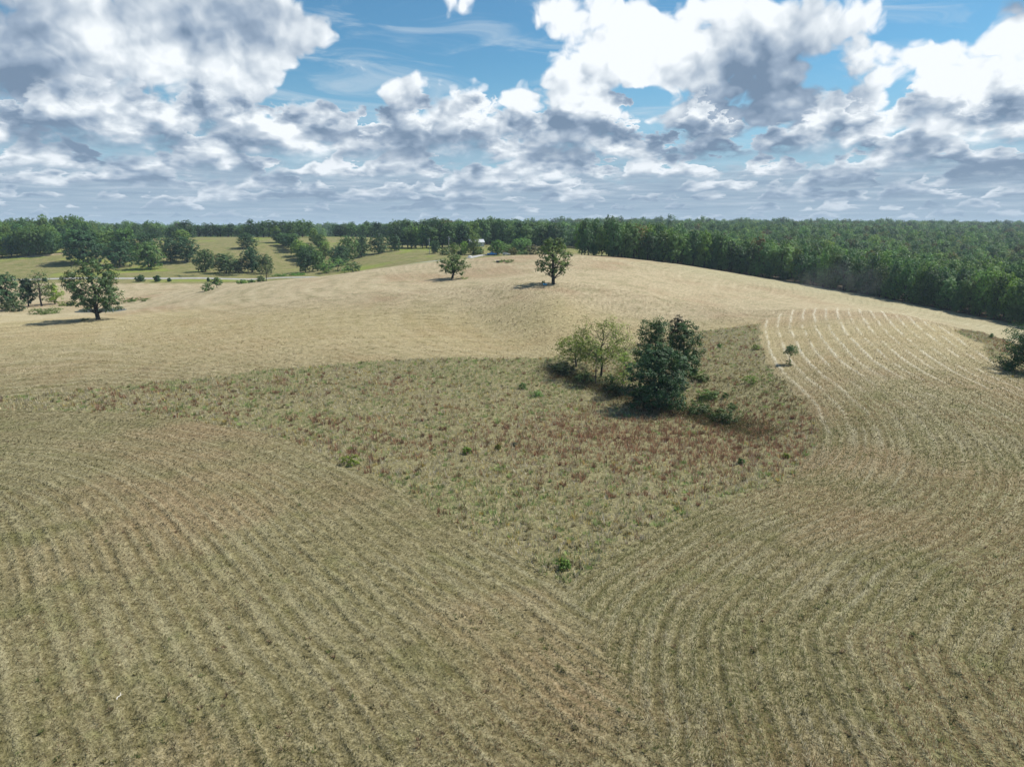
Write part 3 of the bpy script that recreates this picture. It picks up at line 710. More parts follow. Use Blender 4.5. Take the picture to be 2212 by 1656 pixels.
# ------------------------------------------------------------------ pasture trees beyond the road
DK = (.52, .74, .78); DKF = (.76, 1.0, .94); MD = (1.28, 1.40, 1.0); LT = (1.9, 1.85, .95); OL = (1.5, 1.35, .75); RD = (1.5, .62, .55)
for px, Y, top, w, tint, lab in (
    (208, 440, 497, 86, DK, 'broad dark tree at the near corner of the left wood'), (282, 436, 520, 64, DK, 'dark rounded tree on the pasture slope beside the wood corner'), (342, 428, 522, 58, MD, 'round green tree at the pasture edge facing the road'),
    (338, 470, 503, 60, DK, 'domed tree behind the round green tree'), (390, 460, 513, 44, DK, 'left tree of the dark pair on the pasture slope'), (424, 460, 510, 56, DK, 'right, broader tree of the dark pair on the pasture slope'),
    (461, 412, 538, 42, (1.05, 1.0, .8), 'open-branched olive tree by the roadside'), (504, 405, 547, 58, (.8, .9, .8), 'broad low tree by the roadside thicket'), (560, 412, 534, 46, DK, 'tall dark tree in the roadside thicket'), (589, 405, 548, 34, (.85, .9, .85), 'thin dark tree at the end of the roadside thicket'), (530, 408, 560, 30, (.7, .8, .8), 'short dark tree filling the roadside thicket'),
    (553, 520, 503, 44, DK, 'single round dark tree out on the open pasture'),
    (671, 408, 538, 36, DK, 'dark tree at the foot of the hedgerow'), (697, 410, 538, 32, MD, 'grey-green tree next to the foot of the hedgerow'),
    (741, 432, 530, 48, DK, 'low domed dark tree on the grassy slope'), (762, 452, 509, 44, MD, 'round tree behind the low domed one'), (790, 468, 508, 34, DK, 'upright dark tree in the middle of the slope row'), (827, 480, 504, 44, DK, 'large round tree at the end of the slope row'), (861, 492, 506, 30, DK, 'narrow tree joining the slope row to the wood'),
    (361, 610, 489, 24, DK, 'small isolated tree on the ridge skyline'), (400, 600, 487, 36, DK, 'bushy tree on the ridge beside the tallest one'), (428, 612, 475, 42, DK, 'tallest tree on the ridge skyline'), (418, 590, 495, 34, LT, 'lighter rounded tree before the tallest ridge tree'),
    (1006, 424, 521, 19, (2.4, 2.5, .8), 'bright yellow-green young tree by the driveway'), (1026, 426, 509, 30, (1.4, 1.3, .85), 'open grey-green tree beside the driveway'), (1074, 428, 518, 38, (1.2, 1.45, .7), 'leafy green tree shading the blue pickup'),
    (1124, 455, 514, 50, (1.7, 1.9, 1.2), 'flat-topped pale green tree before the wood'), (1094, 450, 528, 30, (1.6, 1.7, 1.0), 'pale small tree right of the leafy green one'),
    (985, 430, 524, 26, (1.7, 1.6, .9), 'yellowish thin tree near the utility pole'), (945, 440, 520, 22, DK, 'short dark tree at the bottom of the wood near the pole')):
    stock(px, top, w, lab, Y=Y, tint=tint, k=NWOOD + random.randrange(3))
for px, Y, top, w, tint, lab in (
    (740, 398, 555, 76, (1.6, 1.9, 1.4), 'wide pale green thicket above the road bend'), (715, 396, 560, 34, (1.9, 2.0, 1.2), 'light shrub at the left of the pale thicket'), (772, 388, 565, 34, (1.2, 1.2, 1.1), 'greyish shrub at the right of the pale thicket'),
    (1107, 432, 534, 22, (1.9, 1.1, .75), 'rust-brown round shrub behind the hilltop'), (1147, 440, 528, 30, (1.0, .55, .7), 'purplish bush among the pale trees'), (1172, 444, 526, 34, (1.0, .6, .75), 'larger purple-brown bush by the wood'), (1128, 438, 540, 30, (1.5, 1.6, 1.1), 'grey-green shrub between the rust and purplish bushes'), (1205, 430, 530, 34, (1.3, 1.3, 1.1), 'greyish bush where the wood meets the hilltop'),
    (1037, 432, 535, 26, (1.3, 1.3, .9), 'scrubby bush beside the gravel drive'), (965, 425, 534, 26, (1.2, 1.1, .9), 'weedy shrub below the second pole'), (997, 424, 540, 12, (.6, .8, .7), 'tiny dark cedar before the yellow-green tree'),
    (505, 392, 588, 60, (1.0, .75, .85), 'dark brown brush below the roadside thicket'), (420, 388, 594, 60, (1.1, .85, .9), 'reddish-brown brush on the road bank'), (620, 388, 590, 40, (1.3, 1.6, .7), 'green weeds on the far road bank'), (655, 390, 588, 36, (1.3, 1.7, .7), 'bright green brush at the road bend')):
    grown('shrub', px, None, top, w, lab, tint=tint, clear=.0, nlobe=12, sub=7, per=11, leaf=.5, lobe_r=.2, cat='shrub', crown='foliage', core=False, Y=Y)
# ------------------------------------------------------------------ woods: every tree of their edges
rw = random.Random(3)
def look(tn):
    return {DK: 'blue-green', DKF: 'deep green', MD: 'mid-green', LT: 'light green', OL: 'olive'}.get(tn, 'grass-green')
def wood(pts, n, Hr, Wr, label, group, tints=None, depth=0.0):
    """trees along a line of (px, distance), a step into the wood for depth"""
    P = np.array(pts, float); L = np.concatenate([[0], np.cumsum(np.hypot(*np.diff(P, axis=0).T))])
    for i in range(n):
        s = (i + rw.uniform(.2, .8)) / n * L[-1]
        px = np.interp(s, L, P[:, 0]); Y = np.interp(s, L, P[:, 1]) + rw.uniform(0, depth)
        x, y, z = spot(px, None, Y)
        tn = rw.choice(tints or (DK, DK, MD, MD, (1.2, 1.35, .85)))
        q = rw.uniform(.72, 1.28)
        lab_ = look(tn) + ' ' + label; stock(px, 0, 0, lab_, tint=tuple(v * q for v in tn), group=look(tn) + ', ' + group, xyz=(x, y, z), HW=(rw.uniform(*Hr), rw.uniform(*Wr)))
wood([(-60, 462), (30, 466), (90, 468), (150, 474)], 12, (13, 17), (9, 12), 'tall tree at the front of the left wood above the pasture track', 'front trees of the left wood', depth=6)
wood([(-80, 490), (60, 490), (165, 500)], 14, (15.5, 18.5), (10, 13), 'crown of the left wood standing behind its front trees', 'inner trees of the left wood', depth=22)
wood([(190, 480), (250, 470), (310, 480)], 7, (14, 18), (9, 12), 'tree between the left wood and the pasture slope', 'trees joining wood and slope', depth=14)
wood([(448, 660), (500, 668), (555, 660)], 9, (9, 13), (9, 13), 'rounded tree in the low row along the ridge skyline', 'ridge skyline row', depth=10)
wood([(560, 632), (610, 630), (690, 626)], 11, (12, 17), (9, 13), 'tree in the tall ridge grove beyond the open pasture', 'ridge grove', depth=26)
wood([(612, 560), (640, 520), (668, 480), (690, 450)], 13, (9, 13), (8, 11), 'tree in the hedgerow running down the pasture', 'hedgerow trees', tints=(DK, MD, LT), depth=8)
wood([(690, 560), (712, 500), (716, 470)], 5, (8, 12), (7, 10), 'tree on the right flank of the hedgerow', 'hedgerow flank trees', tints=(LT, OL, MD), depth=6)
wood([(735, 665), (800, 660), (880, 640)], 14, (10, 15), (9, 12), 'tree of the skyline wood above the grassy slope', 'skyline wood above the slope', depth=25)
wood([(860, 515), (920, 500), (985, 500), (1030, 520)], 16, (13, 18), (9, 12), 'tree at the foot of the central wood behind the poles', 'foot of the central wood', tints=(DK, MD, MD, LT), depth=14)
wood([(860, 560), (930, 545), (1010, 555)], 12, (17, 21), (10, 13), 'tall tree within the central wood behind the poles', 'upper central wood', depth=30)
wood([(1030, 545), (1060, 560), (1085, 560)], 6, (17, 20), (11, 14), 'big rounded tree behind the driveway', 'trees behind the driveway', depth=12)
wood([(1085, 520), (1130, 505), (1215, 490)], 12, (15, 19), (10, 13), 'tree in the wood behind the pale thicket', 'wood behind the pale trees', depth=22)
# the long wood along the hay field
FE = FOREST_EDGE; FL = np.concatenate([[0], np.cumsum(np.hypot(*np.diff(FE, axis=0).T))])
def fe_at(s, d):
    x = np.interp(s, FL, FE[:, 0]); y = np.interp(s, FL, FE[:, 1])
    e = 2.0; dx = np.interp(s + e, FL, FE[:, 0]) - np.interp(s - e, FL, FE[:, 0]); dy = np.interp(s + e, FL, FE[:, 1]) - np.interp(s - e, FL, FE[:, 1])
    n = math.hypot(dx, dy) + 1e-9
    return x - dy / n * d, y + dx / n * d                # into the wood
LAB = {0: ('tree on the hay field edge of the long wood', 'long wood, field edge'), 1: ('tree just behind the field edge of the long wood', 'long wood, second rank'), 2: ('tree in the third rank of the long wood', 'long wood, third rank')}
s_end = np.interp(2270, [px_of(x, y, float(ground_z(x, y)))[0] for x, y in FE], FL)
for rank, (d0, step, Hr) in enumerate(((2.5, 5.0, (13, 19)), (9.5, 6.0, (15.5, 20.5)), (17, 6.6, (15, 20.5)))):
    s = -6.0
    while s < s_end:
        x, y = fe_at(max(s, 0.01), d0 + rw.uniform(-1.6, 1.6)); x -= max(0, -s)
        z = float(ground_z(x, y))
        tn = rw.choice((MD, MD, DKF, (1.3, 1.45, .85), LT) if rank else (DKF, DKF, (1.3, 1.40, .85), MD))
        lab, grp = LAB[rank]; lab = look(tn) + ' ' + lab; grp = look(tn) + ', ' + grp
        if rank and rw.random() < .06: tn = (1.7, .75, .55); lab, grp = 'rusty red-brown tree within the long wood', 'rusty trees of the long wood'
        elif rank and rw.random() < .12: tn = (1.75, 1.75, .6); lab, grp = 'bright yellow-green tree behind the edge of the long wood', 'yellow-green trees of the long wood'
        q = rw.uniform(.65, 1.5)
        stock(0, 0, 0, lab, tint=tuple(v * q for v in tn), group=grp, xyz=(x, y, z), HW=(rw.uniform(*Hr), rw.uniform(6.5, 9.0)))
        s += step * rw.uniform(.75, 1.3)
s = -4.0                                             # young growth along the wood's foot
while s < s_end:
    x, y = fe_at(max(s, 0.01), rw.uniform(.4, 2.2)); x -= max(0, -s)
    tn = rw.choice((DKF, MD, (1.3, 1.45, .85)))
    q = rw.uniform(.7, 1.3)
    stock(0, 0, 0, 'low bushy ' + look(tn) + ' young tree at the foot of the long wood', tint=tuple(v * q for v in tn), group=look(tn) + ', young trees at the foot of the long wood', k=NWOOD + rw.randrange(3), xyz=(x, y, float(ground_z(x, y))), HW=(rw.uniform(4.5, 9), rw.uniform(4.5, 7)))
    s += 6.5 * rw.uniform(.6, 1.5)
# ------------------------------------------------------------------ the rest of the woods, too many to count
rg = np.random.default_rng(11)
pts = []
def fill(x0, x1, y0, y1, step, test, sc_):
    X, Y_ = np.meshgrid(np.arange(x0, x1, step), np.arange(y0, y1, step))
    X = X.ravel() + rg.uniform(-.45, .45, X.size) * step; Y_ = Y_.ravel() + rg.uniform(-.45, .45, Y_.size) * step
    k = test(X, Y_) & (np.abs(X) < 0.92 * Y_ + 10)
    X, Y_ = X[k], Y_[k]
    pts.append(np.stack([X, Y_, ground_z(X, Y_) - .1, np.full(len(X), sc_)], 1))
inF = lambda x, y: inside(FOREST_POLY, x, y) & (dist_line(FE, x, y) > 21.5)
fill(60, 720, 180, 720, 8.2, lambda x, y: inF(x, y) & (y < 700), 1.0)
fill(60, 1150, 700, 1250, 10.0, inF, 1.15)
fill(100, 2000, 1250, 2300, 15.0, inF, 1.5)
far_left = lambda x, y: (y > 690 + 60 * np.sin(x * .01))
fill(-1500, 150, 680, 1300, 13.0, lambda x, y: far_left(x, y) & (fbm(x * .004, y * .004, 3, 9) > .44), 1.05)
fill(-2600, 300, 1300, 2600, 22.0, lambda x, y: fbm(x * .003, y * .003, 3, 19) > .40, 1.7)
fill(-640, -265, 470, 690, 8.5, lambda x, y: (x < -0.60 * y - 8) | ((y > 520) & (x < -0.60 * y + 12)), 1.1)
fill(-60, 80, 560, 700, 8.0, lambda x, y: (x > -0.15 * y + 10) & ~inside(FOREST_POLY, x, y), 1.05)
PT = np.concatenate(pts)
me = bpy.data.meshes.new('forest'); me.vertices.add(len(PT)); me.vertices.foreach_set('co', PT[:, :3].astype(np.float32).ravel())
pick = rg.integers(0, NWOOD, len(PT))
scl = PT[:, 3:4] * rg.uniform(.74, 1.14, (len(PT), 1)) * np.array((1, 1, .95)); scl[:, 2] *= rg.uniform(.80, 1.14, len(PT)); scl[:, :2] *= .90
tints = np.array([MD, (1.12, 1.28, 1.05), DKF, (1.3, 1.45, .85), (1.6, 1.6, .9), (1.7, 1.6, 1.0), (1.5, .80, .62), (1.9, 1.6, .7)])
ti = rg.choice(len(tints), len(PT), p=(.22, .18, .15, .14, .12, .08, .06, .05)); tc_ = tints[ti] * rg.uniform(.58, 1.55, (len(PT), 1))
for nm, ty, arr, key in (('pick', 'INT', pick, 'value'), ('scl', 'FLOAT_VECTOR', scl, 'vector'), ('rot', 'FLOAT', rg.uniform(0, 6.28, len(PT)), 'value'), ('tint', 'FLOAT_COLOR', np.concatenate([tc_, np.ones((len(PT), 1))], 1), 'color')):
    a_ = me.attributes.new(nm, ty, 'POINT'); a_.data.foreach_set(key, np.asarray(arr, np.int32 if ty == 'INT' else np.float32).ravel())
ng = bpy.data.node_groups.new('forest_scatter', 'GeometryNodeTree')
ng.interface.new_socket('Geometry', in_out='INPUT', socket_type='NodeSocketGeometry'); ng.interface.new_socket('Geometry', in_out='OUTPUT', socket_type='NodeSocketGeometry')
N = ng.nodes; gi = N.new('NodeGroupInput'); go = N.new('NodeGroupOutput'); iop = N.new('GeometryNodeInstanceOnPoints'); g2i = N.new('GeometryNodeGeometryToInstance')
seen = {}
for o in list(col.objects):
    if o.type == 'MESH' and o.parent and o.name.startswith('crown'): seen.setdefault(o.data.name, o)
for (m, h0, w0) in reversed(STOCK[:NWOOD]):                    # the crowns already standing in the scene are the sources
    if m[1].name not in seen: continue
    oi = N.new('GeometryNodeObjectInfo'); oi.inputs['Object'].default_value = seen[m[1].name]; oi.transform_space = 'ORIGINAL'
    ng.links.new(oi.outputs['Geometry'], g2i.inputs[0])
def named(nm, ty):
    n = N.new('GeometryNodeInputNamedAttribute'); n.data_type = ty; n.inputs[0].default_value = nm; return n.outputs[0]
ng.links.new(gi.outputs[0], iop.inputs['Points']); ng.links.new(g2i.outputs[0], iop.inputs['Instance'])
iop.inputs['Pick Instance'].default_value = True; ng.links.new(named('pick', 'INT'), iop.inputs['Instance Index'])
ng.links.new(named('scl', 'FLOAT_VECTOR'), iop.inputs['Scale'])
cx_ = N.new('ShaderNodeCombineXYZ'); ng.links.new(named('rot', 'FLOAT'), cx_.inputs[2]); ng.links.new(cx_.outputs[0], iop.inputs['Rotation'])
ng.links.new(iop.outputs[0], go.inputs[0])
fo = add('forest', me, label='endless mixed green woodland stretching to the horizon', cat='forest', kind='stuff')
md = fo.modifiers.new('scatter', 'NODES'); md.node_group = ng
# ------------------------------------------------------------------ grass: cut straw lying on the field, standing grass in the draw
def tri_blades(rng, B, D, L, Wd, lift, tone):
    """one triangle per blade: base B, heading D (unit xy), length L, width Wd, rise of the tip lift"""
    n = len(B)
    side = np.stack([-D[:, 1], D[:, 0], np.zeros(n)], 1) * (Wd * .5)[:, None]
    tip = B + np.stack([D[:, 0] * L, D[:, 1] * L, lift], 1)
    V = np.stack([B - side, B + side, tip], 1).reshape(-1, 3)
    return V, np.arange(3 * n).reshape(n, 3), np.repeat(tone, 3, 0)
rng = np.random.default_rng(5)
n = 1500000
r = 24 * (250 / 24.0) ** (rng.uniform(0, 1, n) ** 0.90)
t = rng.uniform(-1.0, 1.0, n)
x = r * np.sin(t); y = r * np.cos(t)
pxx, pyy = px_of(x, y, 0.5)
ed = rng.uniform(0, 1, n) * 260
k = (pxx > -330 - ed) & (pxx < 2540 + ed) & (pyy < 1900 + ed) & (y > 5)
x, y, r = x[k], y[k], r[k]
z = zones(x, y); k = (z['patch'] < .5) & (z['beyond'] < .3); x, y, r = x[k], y[k], r[k]
g0 = rows(x, y); wb = (fbm(x * 0.10, y * 0.10, 3, 11) - 0.5) * 1.2
ph_ = ((g0 + wb) / 3.1) % 1.0
fin = fine_at(x, y, g0); rid = np.clip(ridge_at(x, y, ph_) + fin * .62, 0, 1); rt = rut_at(x, y, ph_); wh = white_at(x, y, g0, wb, z['win'][k])
cl = fbm(x * 1.5, y * 1.5, 3, 21) - .5
nr_ = smooth(r, 230, 90)
zz = ground_z(x, y) + nr_ * (rid * .06 + fin * .075 - rt * .07 + cl * .28) + wh * .24
n = len(x); print('straw', n)
u = rng.uniform(0, 1, n); patchy = fbm(x * .20, y * .20, 4, 61); br = fbm(x * .07, y * .07, 4, 71)
straw = np.array((.54, .49, .36)); tan = np.array((.32, .27, .185)); olive_ = np.array((.15, .138, .060)); green_ = np.array((.145, .165, .062)); rust_ = np.array((.29, .20, .115)); dark_ = np.array((.08, .073, .033))
tone = np.where((u < .11 + rid * .72 - rt * .13)[:, None], straw, np.where((u < .52)[:, None], tan, olive_))
tone = np.where((rng.uniform(0, 1, n) < np.maximum(rt * .75, (1 - fin) * .26))[:, None], np.where((u < .6)[:, None], olive_ * .75, dark_), tone)
tone = np.where((rng.uniform(0, 1, n) < smooth(patchy, .40, .60) * .78)[:, None], np.where((u < .5)[:, None], olive_, green_), tone)
tone = np.where((rng.uniform(0, 1, n) < smooth(br, .48, .62) * .55)[:, None], rust_, tone)
tone = np.where((rng.uniform(0, 1, n) < .5 * smooth(-cl, -.02, .18))[:, None], dark_, tone)
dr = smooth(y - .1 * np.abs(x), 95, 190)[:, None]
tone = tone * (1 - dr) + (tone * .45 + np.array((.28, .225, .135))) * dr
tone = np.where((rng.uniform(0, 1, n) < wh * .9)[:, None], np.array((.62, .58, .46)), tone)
tone = tone * rng.uniform(.42, 1.28, (n, 1)) * (np.array((.70, .69, .63)) * (1 - dr) + dr)  # near straw tinted olive and darkened, cloud shade painted into its tone
GXs, GYs = np.meshgrid(np.arange(-200, 240, 1.0), np.arange(0, 262, 1.0)); GR_ = rows(GXs.ravel(), GYs.ravel()).reshape(GXs.shape)
gyy, gxx = np.gradient(GR_); ii = np.clip(np.round(y).astype(int), 0, 261); jj = np.clip(np.round(x + 200).astype(int), 0, 439)
tang = np.arctan2(gxx[ii, jj], -gyy[ii, jj])
ang = tang + np.where(((g0 + wb) / 3.1) % 2.0 < 1.0, .38, -.30) + rng.normal(0, .50, n) + (fbm(x * .4, y * .4, 2, 81) - .5) * 1.2
scale_ = np.clip(r / 60, .8, 2.6)
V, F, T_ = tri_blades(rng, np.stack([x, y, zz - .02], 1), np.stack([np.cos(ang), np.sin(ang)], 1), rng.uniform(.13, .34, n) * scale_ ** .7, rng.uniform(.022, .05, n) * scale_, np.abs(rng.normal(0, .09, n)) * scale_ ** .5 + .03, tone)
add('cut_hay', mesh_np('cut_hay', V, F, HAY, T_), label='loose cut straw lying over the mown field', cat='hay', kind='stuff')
# standing grass
x0, y0 = PATCH.min(0); x1, y1 = PATCH.max(0)
n = 200000
x = rng.uniform(max(x0, -120), 185, n); y = y0 + (y1 - y0 + 60) * rng.uniform(0, 1, n) ** 1.25
z = zones(x, y); k = (z['patch'] > .5) & (z['beyond'] < .2) & (np.abs(x) < .76 * y); x, y = x[k], y[k]
n = len(x); print('tufts', n)
zz = ground_z(x, y)
f1 = fbm(x * .09, y * .09, 3, 91); f2 = fbm(x * .33, y * .33, 3, 95); f3 = fbm(x * .05 + 9, y * .05, 3, 99); f4 = fbm(x * .8, y * .8, 2, 103)
cx0, cy0, _ = hit(1450, 950)
sx0, sy0, _ = hit(1610, 850)
rusty = np.exp(-((x - cx0) / 26) ** 2 - ((y - cy0) / 17) ** 2) * 1.05 + smooth(f2, .52, .70) * .55 * smooth(f3, .35, .6)
greeny = smooth(f1, .38, .62) * (.85 - .6 * np.clip(rusty, 0, 1)) * (0.30 + .60 * smooth(-x, -40, 30))
u = rng.uniform(0, 1, n)
SG = np.array((.56, .49, .32)); GR = np.array((.33, .385, .165)); RU = np.array((.325, .185, .115)); OLV = np.array((.34, .29, .14)); GY = np.array((.54, .48, .37)); YE = np.array((.50, .40, .14))
tone = np.where((u < .46)[:, None], SG, np.where((u < .68)[:, None], GY, np.where((u < .90)[:, None], OLV, YE)))
isg = rng.uniform(0, 1, n) < greeny * .9; isr = rng.uniform(0, 1, n) < rusty * .75
tone = np.where(isg[:, None], GR, tone); tone = np.where(isr[:, None], RU, tone)
tone = np.where((rng.uniform(0, 1, n) < .62 * np.exp(-((x - sx0) / 17) ** 2 - ((y - sy0) / 26) ** 2))[:, None], OLV * .58, tone)
tone = tone * rng.uniform(.55, 1.12, (n, 1))
h = (.28 + .55 * f4) * rng.uniform(.6, 1.2, n) * np.where(isr, 1.45, 1.0)
big = rng.uniform(0, 1, n) < .025; h = np.where(big, h * 1.5, h)
Bv = 5
rep = lambda a: np.repeat(a, Bv, 0)
X, Yb, Z = rep(x), rep(y), rep(zz); m = len(X)
an = rng.uniform(0, 6.283, m); off = rng.uniform(0, .28, m)
Bs = np.stack([X + np.cos(an) * off, Yb + np.sin(an) * off, Z - .05], 1)
an2 = an + rng.normal(0, .7, m)
H_ = rep(h) * rng.uniform(.55, 1.15, m)
W_ = rng.uniform(.06, .13, m); L_ = H_ * rng.uniform(.15, .75, m); Tn = rep(tone) * rng.uniform(.8, 1.2, (m, 1))
# bunches: rust bluestem, green and yellow forbs
nc = 10500
xc = rng.uniform(max(x0, -120), 185, nc); yc = y0 + (y1 - y0 + 50) * rng.uniform(0, 1, nc) ** 1.3
zc_ = zones(xc, yc); k = (zc_['patch'] > .8) & (zc_['beyond'] < .1) & (np.abs(xc) < .76 * yc); xc, yc = xc[k], yc[k]; nc = len(xc); print('bunches', nc)
rust_w = np.exp(-((xc - cx0) / 28) ** 2 - ((yc - cy0) / 18) ** 2) * .75 + smooth(fbm(xc * .05 + 9, yc * .05, 3, 99), .40, .62) * .34
uc = rng.uniform(0, 1, nc); cls = np.where(uc < rust_w, 0, np.where(uc < rust_w + .46, 1, np.where(uc < rust_w + .54, 2, 3)))
pal = np.array([RU * .82, np.array((.27, .37, .125)), YE * .85, OLV * .62]); nb = 34
rc = rng.uniform(.25, .75, nc) * np.where(cls == 1, 1.2, .9); hc = rng.uniform(.35, .75, nc) * np.where(cls == 0, 1.25, .8)
an3 = rng.uniform(0, 6.283, (nc, nb)); of3 = np.sqrt(rng.uniform(0, 1, (nc, nb))) * rc[:, None] * .7
zg = ground_z(xc, yc)
B3 = np.stack([xc[:, None] + np.cos(an3) * of3, yc[:, None] + np.sin(an3) * of3, zg[:, None] + 0 * of3 - .05], -1).reshape(-1, 3)
H3 = (hc[:, None] * rng.uniform(.6, 1.1, (nc, nb)) * (1.15 - .5 * of3 / rc[:, None])).ravel()
T3 = (pal[cls][:, None, :] * rng.uniform(.62, 1.1, (nc, 1, 1)) * rng.uniform(.75, 1.25, (nc, nb, 1))).reshape(-1, 3)
an3 = (an3 + rng.normal(0, .5, an3.shape)).ravel(); m3 = len(an3)
cat_ = np.concatenate
V, F, T_ = tri_blades(rng, cat_([Bs, B3]), np.stack([np.cos(cat_([an2, an3])), np.sin(cat_([an2, an3]))], 1), cat_([L_, H3 * rng.uniform(.15, .7, m3)]), cat_([W_, rng.uniform(.06, .12, m3)]), cat_([H_, H3]), cat_([Tn, T3]))
add('standing_grass', mesh_np('standing_grass', V, F, GRASS, T_), label='unmown waist-high grass of green, straw and rust in the draw', cat='grass', kind='stuff')
# weeds one can pick out of the draw
def weed(px, py, w, h, tint, lab, name='weed_clump', leaf=.15):
    tint = tuple(v * q for v, q in zip(tint, (.74, .62, .70)))
    grown(name, px, py, py - h, w, lab, tint=tint, clear=.0, nlobe=8, sub=7, per=14, leaf=leaf, lobe_r=.24, cat='weed', crown='foliage', core=False, sink=.02)
for a_ in ((757, 1003, 44, 22, (2.6, 2.6, .7), 'large yellow-green weed clump at the mowing edge of the draw'), (1220, 1228, 34, 20, (1.9, 2.4, .9), 'light green weed in the point where the mown sides meet'), (1601, 1002, 18, 13, (.8, 1.5, .5), 'small vivid green cedar seedling in the rust grass'),
           (1076, 970, 18, 12, (2.2, 1.7, .5), 'mustard-yellow weed tuft in the middle of the draw'), (1622, 828, 34, 18, (2.4, 2.8, .8), 'bright lime weed patch on the slope below the mowing edge'), (1554, 752, 13, 10, (1.2, 2.2, .6), 'small green weed high in the draw beside the clump'),
           (1633, 755, 18, 12, (2.5, 2.5, .8), 'yellow-green weed against the windrows'), (1699, 990, 16, 12, (2.7, 2.4, .6), 'yellow weed near the eastern mowing edge'), (1567, 860, 14, 13, (1.0, 1.8, .6), 'narrow green weed above the bramble mound'), (1582, 884, 26, 14, (.9, 1.3, .5), 'leafy green weed on the bramble mound'),
           (1159, 856, 36, 14, (1.8, 2.5, 1.3), 'soft grey-green weed left of the clump'), (1130, 840, 22, 14, (1.9, 2.5, 1.6), 'round bluish-green weed uphill of the soft grey-green one'), (1112, 962, 14, 8, (1.8, 1.6, 2.4), 'blue-grey flowering weed in the draw'), (1010, 980, 22, 16, (2.2, 2.7, .7), 'lime weed beside the mustard-yellow tuft')):
    weed(*a_)

# brambles along the bottom of the draw
BR = chaikin(to_ground([(1185, 800), (1260, 828), (1340, 856), (1420, 884), (1500, 900), (1580, 920), (1655, 942)]), 1)
BL = np.concatenate([[0], np.cumsum(np.hypot(*np.diff(BR, axis=0).T))]); n = 24000
q = rng.uniform(0, BL[-1], n); x = np.interp(q, BL, BR[:, 0]) + rng.normal(0, 2.0, n); y = np.interp(q, BL, BR[:, 1]) + rng.normal(.8, 2.2, n)
hgt = .25 + .75 * smooth(fbm(x * .5, y * .5, 3, 121), .3, .7)
P3 = np.stack([x, y, ground_z(x, y) + hgt * rng.uniform(.25, 1, n)], 1)
tn = np.array([(.085, .095, .035), (.115, .10, .045), (.12, .075, .045)])[rng.integers(0, 3, n)] * rng.uniform(.6, 1.3, (n, 1))
V, F, T_ = leaves(rng, P3, rand_dir(rng, n) * .6, .22, tn, .7)
add('brambles', mesh_np('brambles', V, F, GRASS, T_), label='dark bramble undergrowth lining the bottom of the draw', cat='brambles', kind='stuff')

# stray weeds left standing on the mown ground
n = 1500; r = 36 * (190 / 36.0) ** rng.uniform(0, 1, n); t = rng.uniform(-.7, .7, n); x = r * np.sin(t); y = r * np.cos(t)
z = zones(x, y); k = (z['patch'] < .2) & (z['beyond'] < .1) & (fbm(x * .12, y * .12, 3, 131) > .46); x, y, r = x[k], y[k], r[k]; n = len(x); nb = 16
an = rng.uniform(0, 6.283, (n, nb)); of = rng.uniform(.02, .22, (n, nb)) * rng.uniform(.5, 1.5, (n, 1))
Bz = np.stack([x[:, None] + np.cos(an) * of, y[:, None] + np.sin(an) * of, np.repeat((ground_z(x, y) + smooth(r, 230, 90) * (fbm(x * 1.5, y * 1.5, 3, 21) - .5) * .34)[:, None], nb, 1)], -1).reshape(-1, 3)
tn = np.array([(.13, .155, .06), (.11, .105, .055), (.19, .135, .085), (.22, .20, .09)])[rng.integers(0, 4, n)]
tn = (tn[:, None, :] * rng.uniform(.7, 1.3, (n, nb, 1))).reshape(-1, 3); an = an.ravel(); m = len(an)
V, F, T_ = tri_blades(rng, Bz, np.stack([np.cos(an), np.sin(an)], 1), rng.uniform(.05, .22, m), rng.uniform(.05, .10, m), rng.uniform(.06, .26, m), tn)
add('stubble_weeds', mesh_np('stubble_weeds', V, F, GRASS, T_), label='low weeds scattered through the mown stubble', cat='weeds', kind='stuff')
# ------------------------------------------------------------------ roads, pond
def strip(name, P, width, mat, lift, kind='structure', n=90, **kw):
    P = np.asarray(P, float); L = np.concatenate([[0], np.cumsum(np.hypot(*np.diff(P, axis=0).T))])
    s = np.linspace(0, L[-1], n); X = np.interp(s, L, P[:, 0]); Y = np.interp(s, L, P[:, 1])
    dx = np.gradient(X); dy = np.gradient(Y); q = np.hypot(dx, dy); nx, ny = -dy / q, dx / q
    rows_ = []
    for o in np.linspace(-.5, .5, 5):
        x = X + nx * o * width; y = Y + ny * o * width
        rows_.append(np.stack([x, y, ground_z(x, y) + lift * (1 - (2 * o) ** 4 * 0.9)], 1))
    V = np.concatenate(rows_); i = np.arange(n - 1)
    F = np.concatenate([np.stack([i + k * n, i + 1 + k * n, i + 1 + (k + 1) * n, i + (k + 1) * n], 1) for k in range(4)])
    return add(name, mesh_np(name, V, F, mat, smooth_shade=True), kind=kind)
RD_M, _b = new_mat('road_gravel', 0.9, 0.2); link(ramp(noise(pos(), .6, 4), (.3, (.24, .235, .23)), (.7, (.36, .355, .35))), _b.inputs['Base Color'])
DIRT, _b = new_mat('dirt', 0.95, 0.1); link(ramp(noise(pos(), .4, 4), (.3, (.26, .19, .12)), (.7, (.42, .34, .24))), _b.inputs['Base Color'])
strip('road', at_far([(-500, 376), (0, 374), (300, 374), (600, 374), (760, 372), (860, 366), (960, 372)]), 5.6, RD_M, .25, n=160)
strip('driveway', at_far([(1012, 392), (1022, 404), (1032, 416), (1044, 424), (1056, 428), (1075, 440)]), 4.5, RD_M, .25, n=40)
strip('track', to_ground([(40, 556), (88, 553), (125, 549), (166, 544)]), 4.5, DIRT, .22, n=40)
